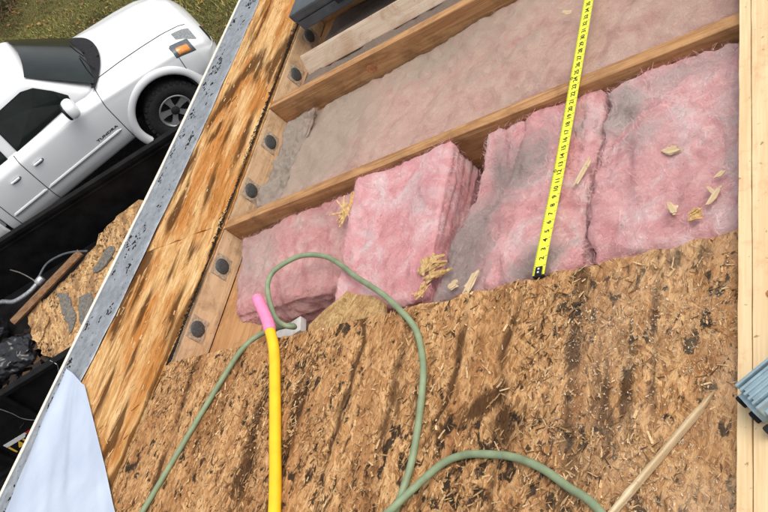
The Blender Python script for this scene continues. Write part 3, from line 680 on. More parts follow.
# dark grey case
kc = roof_thing('tool_case', (.105, 1.575, .0150)); tag(kc, 'slate grey flat case lying at the far end of the roof opening', 'case')
box('case_bottom', (0, 0, 0), (.95, .44, .050), M['case'], kc, bev=.008)
box('case_lid', (-.004, -.004, .053), (.954, .444, .098), M['case'], kc, bev=.010)
for x in (.25, .70): box('latch', (x, -.012, .034), (x + .05, -.0045, .07), M['blackpl'], kc, bev=.002)
box('hinge_strip', (.02, .02, .0495), (.93, .42, .0535), M['blackpl'], kc, bev=0)

# tape measure blade
tm = roof_thing('tape_measure', (1.549, -.001, .016)); tag(tm, 'bright yellow tape measure blade stretched across the batts and rafters', 'tape measure')
tdir = math.atan2(.9, .027); TL = 2.0
n = 90; v = []
HW = .0165
def tz(s): return -.0125 * (1 - math.exp(-(max(s, 0) / .22) ** 2))
for j in range(n):
    s = TL * j / (n - 1)
    for w_ in (-1, -.6, 0, .6, 1): v.append((s, w_ * HW, tz(s) + .0030 * w_ * w_))
Rz = Matrix.Rotation(tdir, 4, 'Z')
bl = mesh('blade', v, grid_faces(5, n), M['tape'], tm, smooth=True); bl.matrix_local = Rz
sm = bl.modifiers.new('thick', 'SOLIDIFY'); sm.thickness = .0003
v = []; f = []
def tick(s, w0, w1, t=.0006):
    o = len(v)
    for ss, w_ in ((s - t, w0), (s + t, w0), (s + t, w1), (s - t, w1)): v.append((ss, w_ * HW, tz(ss) + .0030 * w_ * w_ + .0005))
    f.append((o, o + 1, o + 2, o + 3))
for i8 in range(2, int(TL / IN) * 8):
    s = i8 * IN / 8; L = .32 if i8 % 8 == 0 else (.30 if i8 % 4 == 0 else (.24 if i8 % 2 == 0 else .16))
    tick(s, -1, -1 + L, .0004); tick(s, 1 - L, 1, .0004)
    if i8 % 8 == 0: tick(s, -.95, -.5, .0007)
tk = mesh('tick_marks', v, f, M['ink'], tm); tk.matrix_local = Rz; tag(tk, kind='stuff')
digits = {str(d): text_mesh(str(d), .0185) for d in range(10)}
for me in digits.values(): me.materials.append(M['ink'])
for i in range(1, 60):
    if i == 24 or i == 12: pass
    for q, ch in enumerate(str(i)):
        s = i * IN - .0085 + .0085 * q - (.002 if i > 9 else -.004)
        o = link_mesh('numeral', digits[ch], tm); o.matrix_local = Rz @ Matrix.Translation((s, 0, tz(s) + .0009))
for i in (12, 24, 36):
    rv = []; 
    for a in np.linspace(0, 6.283, 17)[:-1]:
        for r_ in (.0028, .0045): rv.append((i * IN + r_ * math.cos(a), .0115 + r_ * math.sin(a), tz(i * IN) + .0032))
    o = mesh('foot_mark', rv, [(2 * q, 2 * q + 1, (2 * q + 3) % 32, (2 * q + 2) % 32) for q in range(16)], M['ink'], tm); o.matrix_local = Rz
hk = box('hook', (-.004, -.015, -.010), (.0, .015, .0035), M['blackpl'], tm, bev=.001); hk.matrix_local = Rz
hp = box('hook_plate', (.0, -.0085, .0022), (.022, .0095, .0046), M['blackpl'], tm, bev=.0008); hp.matrix_local = Rz
for s in (.006, .015):
    rv = box('rivet', (s - .0022, -.0022, .0047), (s + .0022, .0022, .0064), M['white'], tm, bev=.0008); rv.matrix_local = Rz

# green hose
hp = [(.05, -.86, .0235), (.12, -.70, .0235), (.207, -.53, .0235), (.302, -.324, .0235), (.391, -.135, .0235), (.455, -.024, .024), (.49, .045, -.010), (.545, .085, -.055), (.600, .062, -.040), (.590, .055, -.012),
      (.545, .083, .0), (.497, .16, .018), (.478, .22, .026), (.500, .265, .022), (.575, .305, .0), (.675, .29, -.018), (.785, .226, -.012), (.87, .165, -.002), (.956, .110, .006), (1.04, .055, .018), (1.124, -.010, .0235), (1.19, -.07, .0235), (1.228, -.128, .0235), (1.262, -.225, .0235),
      (1.280, -.400, .0235), (1.266, -.515, .0235), (1.22, -.68, .0235), (1.10, -.78, .0235), (1.02, -.72, .0235), (1.08, -.62, .0235), (1.20, -.565, .0245), (1.266, -.54, .041), (1.30, -.505, .036), (1.365, -.440, .0235), (1.425, -.42, .0235), (1.497, -.422, .0235), (1.56, -.432, .0235), (1.625, -.456, .0235), (1.69, -.495, .0235), (1.765, -.544, .0235), (1.90, -.70, .0235)]
P = catmull(hp, 8); o0 = P[len(P) // 2].copy(); tv, tf = tube(P - o0, .0084, 12)
h = mesh('green_hose', tv, tf, M['hose'], None, ROOF @ Matrix.Translation(o0), smooth=True); tag(h, 'long looping grey-green rubber hose across sheathing and pink batts', 'hose')

# yellow handle with pink end
th = roof_thing('yellow_pole', (.70, -.2, .03)); tag(th, 'thick yellow pole with a bright pink end, lying over the opening edge', 'pole')
P = catmull(np.array([(.90, -.75, .032), (.862, -.56, .032), (.76, -.32, .032), (.690, -.165, .032), (.655, -.085, .034), (.632, -.035, .040), (.605, .010, .048)]) - (.70, -.2, .03), 8)
tv, tf = tube(P, .0165, 16); mesh('yellow_shaft', tv, tf, M['yellow'], th, smooth=True)
P = catmull(np.array([(.610, .002, .0468), (.592, .033, .052), (.545, .085, .056), (.508, .125, .060), (.500, .134, .061)]) - (.70, -.2, .03), 6)
rr = np.interp(np.linspace(0, 1, len(P)), [0, .05, .1, .8, .93, 1], [.0165, .0195, .0192, .0175, .0160, .0075])
tv, tf = tube(P, rr, 16); mesh('pink_sleeve', tv, tf, M['pinkend'], th, smooth=True)

# white underlayment sheet over the gutter edge
def sheet():
    nu, nv = 46, 60; v = []
    L0, L1 = np.array((-.770, .070)), np.array((-.80, -.95)); R0, R1 = np.array((-.575, -.025)), np.array((.37, -.79))
    for j in range(nv):
        s = j / (nv - 1)
        a = L0 + (L1 - L0) * s; b = R0 + (R1 - R0) * s
        for i in range(nu):
            t = i / (nu - 1); p = a + (b - a) * t
            z = .030 + .020 * math.exp(-((t - .12) / .12) ** 2) * (1 - .4 * s)
            q = np.array([[p[0] * 3.2 + p[1] * 2.2, p[1] * 1.1 - p[0], 0]]); z += .012 * vnoise(q * 1.4, 4)[0] + .0045 * vnoise(q * (5, 2, 1), 6)[0] + .010 * math.exp(-((t - .55 - .2 * s) / .05) ** 2) * s
            z *= 1 if t < .93 else .85
            v.append((p[0], p[1], max(z, .022)))
    return v, grid_faces(nu, nv)
v, f = sheet(); v = np.array(v); b0 = np.array([-.5, -.4, .02])
so = mesh('white_sheet', v - b0, f, M['cloth'], None, ROOF @ Matrix.Translation(b0), smooth=True); sm = so.modifiers.new('thick', 'SOLIDIFY'); sm.thickness = .002
sm2 = so.modifiers.new('sub', 'SUBSURF'); sm2.levels = 1; sm2.render_levels = 1
tag(so, 'bluish white sheet draped over the metal eave edge', 'sheet')

# split pale stick near the fresh board
def splinter(name, a, b, w, th_, mat, label, cat, seed, tip=.25, group=None):
    a = np.array(a); b = np.array(b); d = b - a; L = np.linalg.norm(d); n = 26; r = np.random.default_rng(seed); v = []; f = []
    ang = math.atan2(d[1], d[0])
    for j in range(n):
        s = j / (n - 1); ww = w * (1 if s < 1 - tip else max(.06, ((1 - s) / tip) ** .8)) * (1 + .03 * r.normal()); off = w * .25 * (s > 1 - tip) * (s - 1 + tip) / tip
        tt = th_ * (1 if s < .9 else .5)
        for y, z in ((-.5, 0), (.5, 0), (.5, .8), (.1, 1.0), (-.15, .72), (-.5, 1.0)): v.append((s * L, y * ww + off, z * tt * (1 + .06 * r.normal())))
    for j in range(n - 1):
        for k in range(6): p, q = j * 6 + k, j * 6 + (k + 1) % 6; f.append((p, p + 6, q + 6, q))
    f.append((0, 1, 2, 3, 4, 5)); f.append(tuple((n - 1) * 6 + k for k in range(5, -1, -1)))
    pitch = math.asin(d[2] / L)
    o = mesh(name, v, f, mat, None, ROOF @ Matrix.Translation(a) @ Matrix.Rotation(ang, 4, 'Z') @ Matrix.Rotation(-pitch, 4, 'Y'))
    return tag(o, label, cat, group)
splinter('split_stick', (1.715, -.625, .0155), (1.966, -.332, .0165), .0125, .010, M['splint'], 'long split pale wood stick pointing at the blue tool', 'stick', 4, .13)

# torn sheathing chips on the batts: each its own little flaky piece
def chip(loc, L, W, ang, label, seed, mat='osbclean', layers=2, tilt=0.0, th_=.004, name='wood_chip', group='torn wood chips on the insulation', tilty=0.0):
    r = np.random.default_rng(seed); v = []; f = []
    if W > .025:                                        # a clump of overlapping strands
        for k in range(16):
            l = L * r.uniform(.35, .8); w = W * r.uniform(.10, .22); a = r.normal(0, .45); cx, cy = r.uniform(-.28, .28) * L, r.uniform(-.36, .36) * W; o = len(v); z = .001 + k * th_ * .07; ca, sa = math.cos(a), math.sin(a)
            for zz in (0, .0012):
                for qx, qy in ((-.5, -.5), (.05, -.55), (.5, -.15), (.46, .4), (-.05, .5), (-.48, .35)):
                    x, y = qx * l, qy * w; v.append((cx + x * ca - y * sa, cy + x * sa + y * ca, z + zz + .10 * qx * l * r.normal(0, .5)))
            f += [(o + 6, o + 7, o + 8, o + 9, o + 10, o + 11), (o + 5, o + 4, o + 3, o + 2, o + 1, o)] + [(o + q, o + (q + 1) % 6, o + 6 + (q + 1) % 6, o + 6 + q) for q in range(6)]
        layers = 0
    for k in range(layers):
        n = 12; o = len(v); pts = []
        for q in range(n):
            a = 2 * math.pi * q / n; rad = 1 + .28 * r.normal() * (1 if k else .7)
            pts.append((L / 2 * (1 - .22 * k) * math.cos(a) * max(.5, rad) + (r.normal() * .06 * L if k else 0), W / 2 * (1 - .22 * k) * math.sin(a) * max(.5, rad)))
        z = k * th_ * .6
        cur = .10
        for x, y in pts: v.append((x, y, z + cur * abs(x) * .3))
        for x, y in pts: v.append((x, y, z + th_ * .55 + cur * abs(x) * .3))
        v.append((0, 0, z + th_ * .6)); c0 = len(v) - 1
        f += [(o + n + q, o + n + (q + 1) % n, c0) for q in range(n)] + [(o + q, o + (q + 1) % n, o + n + (q + 1) % n, o + n + q) for q in range(n)] + [tuple(o + q for q in range(n - 1, -1, -1))]
    ob = mesh(name, v, f, M[mat], None, ROOF @ Matrix.Translation(loc) @ Matrix.Rotation(ang, 4, 'Z') @ Matrix.Rotation(tilty, 4, 'Y') @ Matrix.Rotation(tilt, 4, 'X'))
    return tag(ob, label, 'wood chip', group)
CHIPS = [((.735, .45, -.012), .13, .05, 1.25, 'long pale torn chip standing between the two left pink batts', .35),
         ((1.185, .120, -.010), .10, .070, .2, 'broad tan chip at the right foot of the bright pink batt', .5),
         ((1.163, .052, -.006), .05, .030, 1.0, 'small tan chip just below the broad chip', .2),
         ((1.324, .046, -.010), .07, .020, 1.1, 'narrow pale chip left of the tape hook', .3),
         ((1.268, .050, -.010), .035, .020, .4, 'tiny chip in the grey corner of the stained batt', .2),
         ((1.845, .265, -.004), .042, .018, -.2, 'single smooth pale chip in the middle of the right batt', .1),
         ((1.905, .074, -.004), .036, .032, .8, 'stubby tan chip near the edge of the right batt', .3),
         ((1.944, .105, -.002), .052, .011, .9, 'thin pale chip beside the fresh board, upper of the crossed pair', .1),
         ((1.938, .122, -.004), .040, .010, 2.2, 'short pale sliver crossing the thin chip by the fresh board', .1),
         ((1.616, .282, -.006), .085, .013, 1.05, 'pale splinter lying across the joint right of the tape', .15),
         ((1.498, .905, -.010), .040, .014, -.6, 'little pale chip on the taupe batt left of the tape', .1),
         ((1.853, .105, -.006), .035, .018, 2.0, 'brown chip half sunk in the right batt', .2),
         ((1.955, .160, -.004), .030, .012, .5, 'topmost small sliver on the right batt by the fresh board', .1),
         ((1.83, .86, -.008), .025, .010, .4, 'small chip on the taupe batt beside the fresh board', .1)]
for q, (loc, L, W, a, lab, tl) in enumerate(CHIPS): chip(loc, L, W, a, lab, 50 + q, 'palechip' if W > .025 else 'splint', 2 if W > .015 else 1, tl, .006 if W > .03 else .004)
# large broken sheathing piece slanting into the bay, and a white offcut in the gap
def fragment():
    r = np.random.default_rng(5); top = [(.735, -.004), (.72, .03), (.76, .075), (.80, .10), (.845, .125), (.90, .10), (.96, .085), (1.02, .05), (1.05, -.004)]
    v = []; 
    for (x, y) in top: v.append((x, y, -.012 - y * .12 + .002 * r.normal()))
    for (x, y) in top: v.append((x, y, -.001 - y * .12 + .002 * r.normal()))
    n = len(top); c = np.mean(np.array(v[n:]), 0); v.append(c + (0, 0, .002)); f = [(n + q, 2 * n, n + (q + 1) % n) for q in range(n)] + [(q, n + q, n + (q + 1) % n, (q + 1) % n) for q in range(n)] + [tuple(range(n))]
    b = np.array([.88, .05, -.01]); o = mesh('sheathing_fragment', np.array(v) - b, f, M['osbclean'], None, ROOF @ Matrix.Translation(b)); tag(o, 'broken tan sheathing piece wedged below the bright pink batt', 'wood fragment')
fragment()
wo_ = box('white_offcut', (-.07, -.03, 0), (.07, .03, .028), M['drywall'], None, ROOF @ Matrix.Translation((.43, .118, -.158)) @ Matrix.Rotation(.35, 4, 'Z'), bev=.003); tag(wo_, 'small white offcut in the gap behind the pink handle end', 'offcut')

# blue-grey ribbed power tool at the right edge
pt = empty('power_tool', ROOF @ Matrix.Translation((2.062, -.385, .0370)) @ Matrix.Rotation(math.radians(38), 4, 'Z')); tag(pt, 'steel blue ribbed power tool lying on the fresh board', 'tool')
bm = bmesh.new(); bmesh.ops.create_cube(bm, size=1)
for vv in bm.verts: vv.co = Vector(((vv.co.x + .5) * .26 - .018, vv.co.y * (.066 if vv.co.z > 0 else .078), (vv.co.z + .5) * .062 + .006))
bmesh.ops.bevel(bm, geom=bm.edges[:], offset=.014, segments=3, affect='EDGES')
me = bpy.data.meshes.new('housing'); bm.to_mesh(me); bm.free(); me.materials.append(M['toolblue']); link_mesh('housing', me, pt)
for k in range(6):
    y = -.029 + k * .0105; box('rib', (-.010, y, .040), (.075, y + .0052, .0712), M['toolblue'], pt, bev=.003)
for x, y in ((-.020, -.036), (-.021, -.002), (-.020, .034), (.04, -.041), (.04, .041)): box('rubber_foot', (x - .006, y - .006, 0), (x + .006, y + .006, .026), M['blackpl'], pt, bev=.003)
box('handle', (.10, -.02, .06), (.30, .02, .11), M['blackpl'], pt, bev=.012)

# ------------------------------------------------------------------ white pickup
YAW = math.radians(46.7)
truck = empty('pickup_truck', Matrix.Translation((-5.93, 6.04, G0 + .006)) @ Matrix.Rotation(YAW, 4, 'Z'))
tag(truck, 'white pickup truck with flared wheel arches parked beyond the black trailer', 'pickup truck')
ST = [  # x, rocker half width, half width, shoulder half width, shoulder z, hood edge half width, hood edge z, centre z
    (.965, .52, .55, .52, .64, .34, .72, .75), (.93, .66, .70, .66, .70, .45, .80, .84), (.85, .78, .83, .78, .79, .52, .90, .95), (.72, .83, .895, .84, .88, .56, .985, 1.03), (.50, .86, .94, .885, .96, .59, 1.05, 1.10),
    (.20, .88, .955, .90, 1.01, .62, 1.10, 1.16), (-.15, .88, .955, .905, 1.05, .64, 1.14, 1.20), (-.60, .88, .955, .915, 1.10, .70, 1.19, 1.22), (-1.0, .88, .955, .92, 1.13, .80, 1.20, 1.21), (-2.52, .88, .955, .92, 1.13, .80, 1.20, 1.21)]
SX = np.array([s[0] for s in ST])[::-1]; SV = np.array([s[1:] for s in ST])[::-1]
NT_ = 60
def section(x):
    wr, w, ws, zs, yt, zt, zc = [np.interp(x, SX, SV[:, k]) for k in range(7)]
    k = np.clip((x - .72) / .25, 0, 1); zl = .35 + .09 * k
    cp = np.array([(wr - .03, zl), (wr + .02, zl + .06), (w - .01, zl + .19), (w, (zl + zs) / 2 + .05), (w - .012, zs - .10), (ws, zs), (yt + .05, zt - .025), (yt - .02, zt), (yt * .55, zc - .012), (0, zc)])
    c = catmull(cp, 12); d = np.r_[0, np.cumsum(np.linalg.norm(np.diff(c, axis=0), axis=1))]
    kk = np.arange(len(c)) / (len(c) - 1) * NT_
    return np.stack([np.interp(np.arange(NT_ + 1), kk, c[:, 0]), np.interp(np.arange(NT_ + 1), kk, c[:, 1])], 1)     # param by control index
xs = np.unique(np.r_[np.arange(-2.52, .70, .02), np.linspace(.70, .965, 22)]); SEC = np.array([section(x) for x in xs])
# smooth along x
for _ in range(3): SEC[1:-1] = .25 * SEC[:-2] + .5 * SEC[1:-1] + .25 * SEC[2:]
def surf(x, t, sgn=-1, off=0.0):
    i = np.clip(np.searchsorted(xs, x) - 1, 0, len(xs) - 2); a = (x - xs[i]) / (xs[i + 1] - xs[i]); s = SEC[i] * (1 - a) + SEC[i + 1] * a
    y = np.interp(t, np.arange(NT_ + 1), s[:, 0]); z = np.interp(t, np.arange(NT_ + 1), s[:, 1])
    t2 = min(t + .5, NT_); t1 = t2 - 1; ty = np.interp(t2, np.arange(NT_ + 1), s[:, 0]) - np.interp(t1, np.arange(NT_ + 1), s[:, 0]); tz_ = np.interp(t2, np.arange(NT_ + 1), s[:, 1]) - np.interp(t1, np.arange(NT_ + 1), s[:, 1])
    l = math.hypot(ty, tz_) + 1e-9; ny, nz = tz_ / l, -ty / l
    xn = 0.0
    if x > .6: xn = (x - .6) * 1.6
    nl = math.sqrt(1 + xn * xn)
    return np.array((x + off * xn / nl, sgn * (y + ny * off / nl), z + nz * off / nl))
T_HOOD = 7.15 / 9 * NT_ * 1.0
ARCH = (-.02, .41, .49)
V = []; vid = {}
parts = {'body': [], 'hood': [], 'door_r': [], 'door_rr': [], 'door_l': [], 'door_lr': []}
nx = len(xs)
for sgn in (-1, 1):
    for i in range(nx):
        for t in range(NT_ + 1): V.append((xs[i], sgn * SEC[i][t][0], SEC[i][t][1]))
V = np.array(V); tb = NT_ + 1
th_i = int(round(T_HOOD))
for si, sgn in enumerate((-1, 1)):
    o = si * nx * tb
    for i in range(nx - 1):
        for t in range(NT_):
            a = o + i * tb + t; q = (a, a + tb, a + tb + 1, a + 1) if sgn < 0 else (a, a + 1, a + tb + 1, a + tb)
            c = V[list(q)].mean(0); key = 'body'
            if abs(c[1]) > .5 and math.hypot(c[0] - ARCH[0], c[2] - ARCH[1]) < ARCH[2]: continue
            if t >= th_i and c[0] > -.56 and c[0] < .80: key = 'hood'
            elif abs(c[1]) > .6 and .475 < c[2] < 1.14 and t < th_i - 4:
                if -1.84 < c[0] < -.62: key = 'door_r' if sgn < 0 else 'door_l'
                elif -2.40 < c[0] <= -1.84: key = 'door_rr' if sgn < 0 else 'door_lr'
            parts[key].append(q)
    a0 = o + (nx - 1) * tb
fr = [(nx - 1) * tb + t for t in range(tb)] + [nx * tb + (nx - 1) * tb + t for t in range(tb - 1, -1, -1)]
parts['body'].append(tuple(fr[::-1])); parts['body'].append(tuple([t for t in range(tb)] + [nx * tb + t for t in range(tb - 1, -1, -1)]))
tobj = {}
for k, fs in parts.items():
    used = sorted({i for q in fs for i in q}); mp = {u: j for j, u in enumerate(used)}
    nm = {'body': 'body', 'hood': 'hood'}.get(k, 'door')
    tobj[k] = mesh(nm, V[used], [tuple(mp[i] for i in q) for q in fs], M['paint'], truck, smooth=True)
def ribbon(path, w, mat, name, parent, off=.003, along='x'):
    v = []; f = []
    for (x, t) in path:
        if along == 't': a, b = surf(x - w / 2, t, off=off), surf(x + w / 2, t, off=off)
        else: a, b = surf(x, t - w, off=off), surf(x, t + w, off=off)
        v += [a, b]
    f = [(2 * q, 2 * q + 2, 2 * q + 3, 2 * q + 1) for q in range(len(path) - 1)]
    return mesh(name, v, f, mat, parent)
ribbon([(x, th_i) for x in np.linspace(-.60, .80, 60)], .22, M['gap'], 'panel_seam', tobj['hood'])
ribbon([(-.61 + .05 * max(0, (t - 26) / 20), t) for t in np.linspace(4, 44, 40)], .009, M['gap'], 'panel_seam', tobj['door_r'], along='t')
ribbon([(-1.84, t) for t in np.linspace(4, 44, 40)], .009, M['gap'], 'panel_seam', tobj['door_rr'], along='t')
ribbon([(-2.40, t) for t in np.linspace(4, 44, 40)], .009, M['gap'], 'panel_seam', tobj['door_rr'], along='t')
ribbon([(.44 + .03 * (t - 14) / 14, t) for t in np.linspace(18, 33, 16)], .008, M['gap'], 'panel_seam', tobj['body'], along='t')
# which t gives a height on the side
def t_of_z(x, z):
    ts = np.linspace(3, 42, 160); zz = np.array([surf(x, t)[2] for t in ts]); return float(np.interp(z, zz, ts))
def moulding(x0, x1, parent, z0=.60, z1=.66):
    v = []; n = 24
    for x in np.linspace(x0, x1, n):
        k = min(1, (x - x0) / .03 + .3, (x1 - x) / .03 + .3)
        a, b = surf(x, t_of_z(x, z0), off=.002), surf(x, t_of_z(x, z1), off=.002); zc = (a + b) / 2; a = zc + (a - zc) * k; b = zc + (b - zc) * k
        y = np.array((0, -.014 * k, 0)); v += [a, a + y * .8 + (0, 0, .008), b + y - (0, 0, .012), b]
    f = []
    for q in range(n - 1):
        for c_ in range(3): p = q * 4 + c_; f.append((p, p + 4, p + 5, p + 1))
    m = mesh('side_moulding', v, f, M['paint'], parent, smooth=True)
    vv = []
    for x in np.linspace(x0 + .02, x1 - .02, 20): a = surf(x, t_of_z(x, z0 + .028), off=.0165); vv += [a - (0, 0, .0035), a + (0, 0, .0035)]
    mesh('groove', vv, [(2 * q, 2 * q + 2, 2 * q + 3, 2 * q + 1) for q in range(19)], M['gap'], m)
moulding(-1.83, -.66, tobj['door_r']); moulding(-2.38, -1.85, tobj['door_rr'])
def handle(x, z, parent):
    p = surf(x, t_of_z(x, z), off=.002); y = p[1]
    rec = [(p[0] + .075 * math.cos(a) * (1 if abs(math.cos(a)) < .9 else .95), y - .001, p[2] + .032 * math.sin(a)) for a in np.linspace(0, 6.283, 22, endpoint=False)]
    h_ = mesh('handle_cup', [(*p[:1], y - .001, p[2])] + rec, [(0, 1 + q, 1 + (q + 1) % 22) for q in range(22)], M['alloy'], parent)
    box('handle', (p[0] - .07, y - .030, p[2] + .002), (p[0] + .055, y - .004, p[2] + .026), M['paint'], h_, bev=.008)
handle(-1.67, .985, tobj['door_r']); handle(-2.02, .985, tobj['door_rr'])
me = text_mesh('TUNDRA', .058, .001); me.materials.append(M['blackpl'])
p = surf(-.84, t_of_z(-.84, .715)); o = link_mesh('badge', me, tobj['door_r'], (-.83, p[1] - .004, .708), (math.radians(90), 0, 0), (1.35, .8, 1))

# wheel arch flares
def flare(xc, zc, r0, r1, sgn, parent, yb):
    v = []; n = 40; prof = [(0, 0), (.002, .055), (.25, .072), (.7, .068), (1, .02), (1.02, 0)]
    for k in range(n):
        a = math.radians(-22 + 224 * k / (n - 1))
        for s, d in prof:
            r = r0 + (r1 - r0) * s; x = xc + r * math.cos(a); z = zc + r * math.sin(a)
            dx = max(0, x - .30); yy = yb - .52 * dx * dx * 1.0
            v.append((x, sgn * (yy + d * .95), z))
    fs = []
    for k in range(n - 1):
        for q in range(5): p = k * 6 + q; fs.append((p, p + 1, p + 7, p + 6) if sgn < 0 else (p, p + 6, p + 7, p + 1))
    return mesh('wheel_arch_flare', v, fs, M['paint'], parent, smooth=True)
flare(-.02, .41, .465, .585, -1, truck, .905); flare(-.02, .41, .465, .585, 1, truck, .905)
# dark inner arches and underside
for sgn in (-1, 1):
    v = []; n = 24
    for k in range(n):
        a = math.radians(-20 + 220 * k / (n - 1))
        for y in (.52, .90): v.append((-.02 + .50 * math.cos(a), sgn * y, .41 + .50 * math.sin(a)))
    fs = [(2 * k, 2 * k + 1, 2 * k + 3, 2 * k + 2) for k in range(n - 1)]
    mesh('arch_liner', v, fs, M['blackpl'], truck)
box('underbody', (-4.5, -.52, .34), (.80, .52, .62), M['blackpl'], truck, bev=.02)

# greenhouse
c8 = [(-2.50, -.83, 1.12), (-.50, -.80, 1.12), (-.50, .80, 1.12), (-2.50, .83, 1.12), (-2.36, -.655, 1.80), (-1.14, -.64, 1.78), (-1.14, .64, 1.78), (-2.36, .655, 1.80)]
Pg, Fg, Ng = rbox(c8, .05, .11, lambda P, s: P[:, 0] * 0, 0, 0.0); Pg[:, 2] += .035 * np.clip((Pg[:, 2] - 1.5) / .3, 0, 1) * (1 - (Pg[:, 1] / .7) ** 2).clip(0)
cab = mesh('cab_roof', Pg, Fg, M['paint'], truck, smooth=True)
def side_y(z, x, sgn): k = (z - 1.12) / .67; return sgn * ((.80 + (.03 if x < -1.5 else .0)) * (1 - k) + .645 * k + .007)
def window(pts, name, parent, sgn=-1, mat='glass', off=0.0):
    v = [(x, side_y(z, x, sgn) + sgn * off, z) for x, z in pts]; c = np.mean(v, 0); n = len(v)
    v = v + [c]; f = [(q, (q + 1) % n, n) if sgn < 0 else ((q + 1) % n, q, n) for q in range(n)]
    return mesh(name, v, f, M[mat], parent)
def grow(pts, d): c = np.mean(pts, 0); return [tuple(c + (np.array(p) - c) * (1 + d / np.linalg.norm(np.array(p) - c))) for p in pts]
wf = [(-.90, 1.235), (-1.76, 1.205), (-1.75, 1.60), (-1.68, 1.655), (-1.25, 1.665), (-1.12, 1.62), (-.98, 1.47), (-.88, 1.33)]
wr_ = [(-1.93, 1.215), (-2.33, 1.215), (-2.30, 1.56), (-2.24, 1.62), (-1.95, 1.635), (-1.92, 1.58)]
for sgn in (-1, 1):
    window(grow(wf, .02), 'window_seal', cab, sgn, 'blackpl', 0.0); window(wf, 'side_window', cab, sgn, 'glass', .004)
    window(grow(wr_, .02), 'window_seal', cab, sgn, 'blackpl', 0.0); window(wr_, 'side_window', cab, sgn, 'glass', .004)
# windscreen and cowl
nu, nv = 25, 14; v = []
for j in range(nv):
    s = j / (nv - 1); z = 1.215 + (1.745 - 1.215) * s; x0 = -.545 + (-1.11 + .545) * s; hw = .755 + (.60 - .755) * s
    for i in range(nu): u = i / (nu - 1) * 2 - 1; v.append((x0 + .012 + (.13 - .05 * s) * (1 - u * u), u * hw, z + .012 + .02 * (1 - u * u) * s))
mesh('windscreen', v, grid_faces(nu, nv), M['glass'], cab, smooth=True)
v = []
for j in range(5):
    s = j / 4
    for i in range(nu): u = i / (nu - 1) * 2 - 1; v.append((-.56 + (.15 + .16 * s) * (1 - abs(u) ** 2.2) - .04 * (1 - s), u * (.80 - .01 * s), 1.262 - .028 * s - .045 * abs(u) ** 2 + .008 * math.sin(math.pi * s)))
mesh('cowl', v, grid_faces(nu, 5), M['blackpl'], truck, smooth=True)
for y0 in (-.55, -.05):
    tv, tf = tube(catmull([(-.42, y0, 1.275), (-.45, y0 + .18, 1.305), (-.48, y0 + .42, 1.315)], 6), .008, 6); mesh('wiper', tv, tf, M['blackpl'], truck, smooth=True)
for x, y in ((-.30, -.28), (-.30, .02)): box('washer_nozzle', (x - .015, y - .01, 1.232), (x + .015, y + .01, 1.252), M['blackpl'], tobj['hood'], bev=.004)
# mirror
def blob(c, r, name, mat, parent, pw=2.4):
    v = []; nu_, nv_ = 20, 12
    for j in range(nv_ + 1):
        ph = math.pi * j / nv_ - math.pi / 2
        for i in range(nu_):
            a = 2 * math.pi * i / nu_; q = lambda s: math.copysign(abs(s) ** (2 / pw), s)
            v.append((c[0] + r[0] * q(math.cos(ph)) * q(math.cos(a)), c[1] + r[1] * q(math.cos(ph)) * q(math.sin(a)), c[2] + r[2] * q(math.sin(ph))))
    f = [(j * nu_ + i, j * nu_ + (i + 1) % nu_, (j + 1) * nu_ + (i + 1) % nu_, (j + 1) * nu_ + i) for j in range(nv_) for i in range(nu_)]
    return mesh(name, v, f, mat, parent, smooth=True)
for sgn in (-1, 1):
    my = 1.04 if sgn < 0 else .90; mz = 1.31 if sgn < 0 else 1.20
    m_ = blob((-.92, sgn * my, mz), (.085, .135, .125), 'mirror', M['paint'], truck)
    box('mirror_base', (-.99, min(sgn * .86, sgn * 1.0), 1.17), (-.90, max(sgn * .86, sgn * 1.0), 1.23), M['blackpl'], m_, bev=.015)
    blob((-.985, sgn * my, mz), (.035, .12, .11), 'mirror_glass', M['glass'], m_)
# lamps on the front corner
def patch(x0, x1, tf0, tf1, name, mat, parent, off, n=10):
    v = []
    for j in range(n):
        for i in range(n):
            x = x0 + (x1 - x0) * i / (n - 1); ta, tb_ = tf0(i / (n - 1)), tf1(i / (n - 1)); e = min(i, n - 1 - i, j, n - 1 - j); v.append(surf(x, ta + (tb_ - ta) * j / (n - 1), off=off if e > 0 else 0.0))
    return mesh(name, v, grid_faces(n, n), M[mat], parent, smooth=True)
hl = patch(.44, .70, lambda s: 27.5 - 1 * s, lambda s: 36.5 - .5 * s, 'corner_lamp', 'lampback', truck, .006)
patch(.475, .675, lambda s: 28.6 - 1 * s, lambda s: 35 - 0.5 * s, 'amber_lens', 'amber', hl, .011, 6)
hl = patch(.58, .80, lambda s: 37.5 - 3.5 * s, lambda s: 43.5 - 2 * s, 'headlamp', 'lens', truck, .007)
patch(.93, .962, lambda s: 24, lambda s: 44, 'grille', 'blackpl', truck, .004)
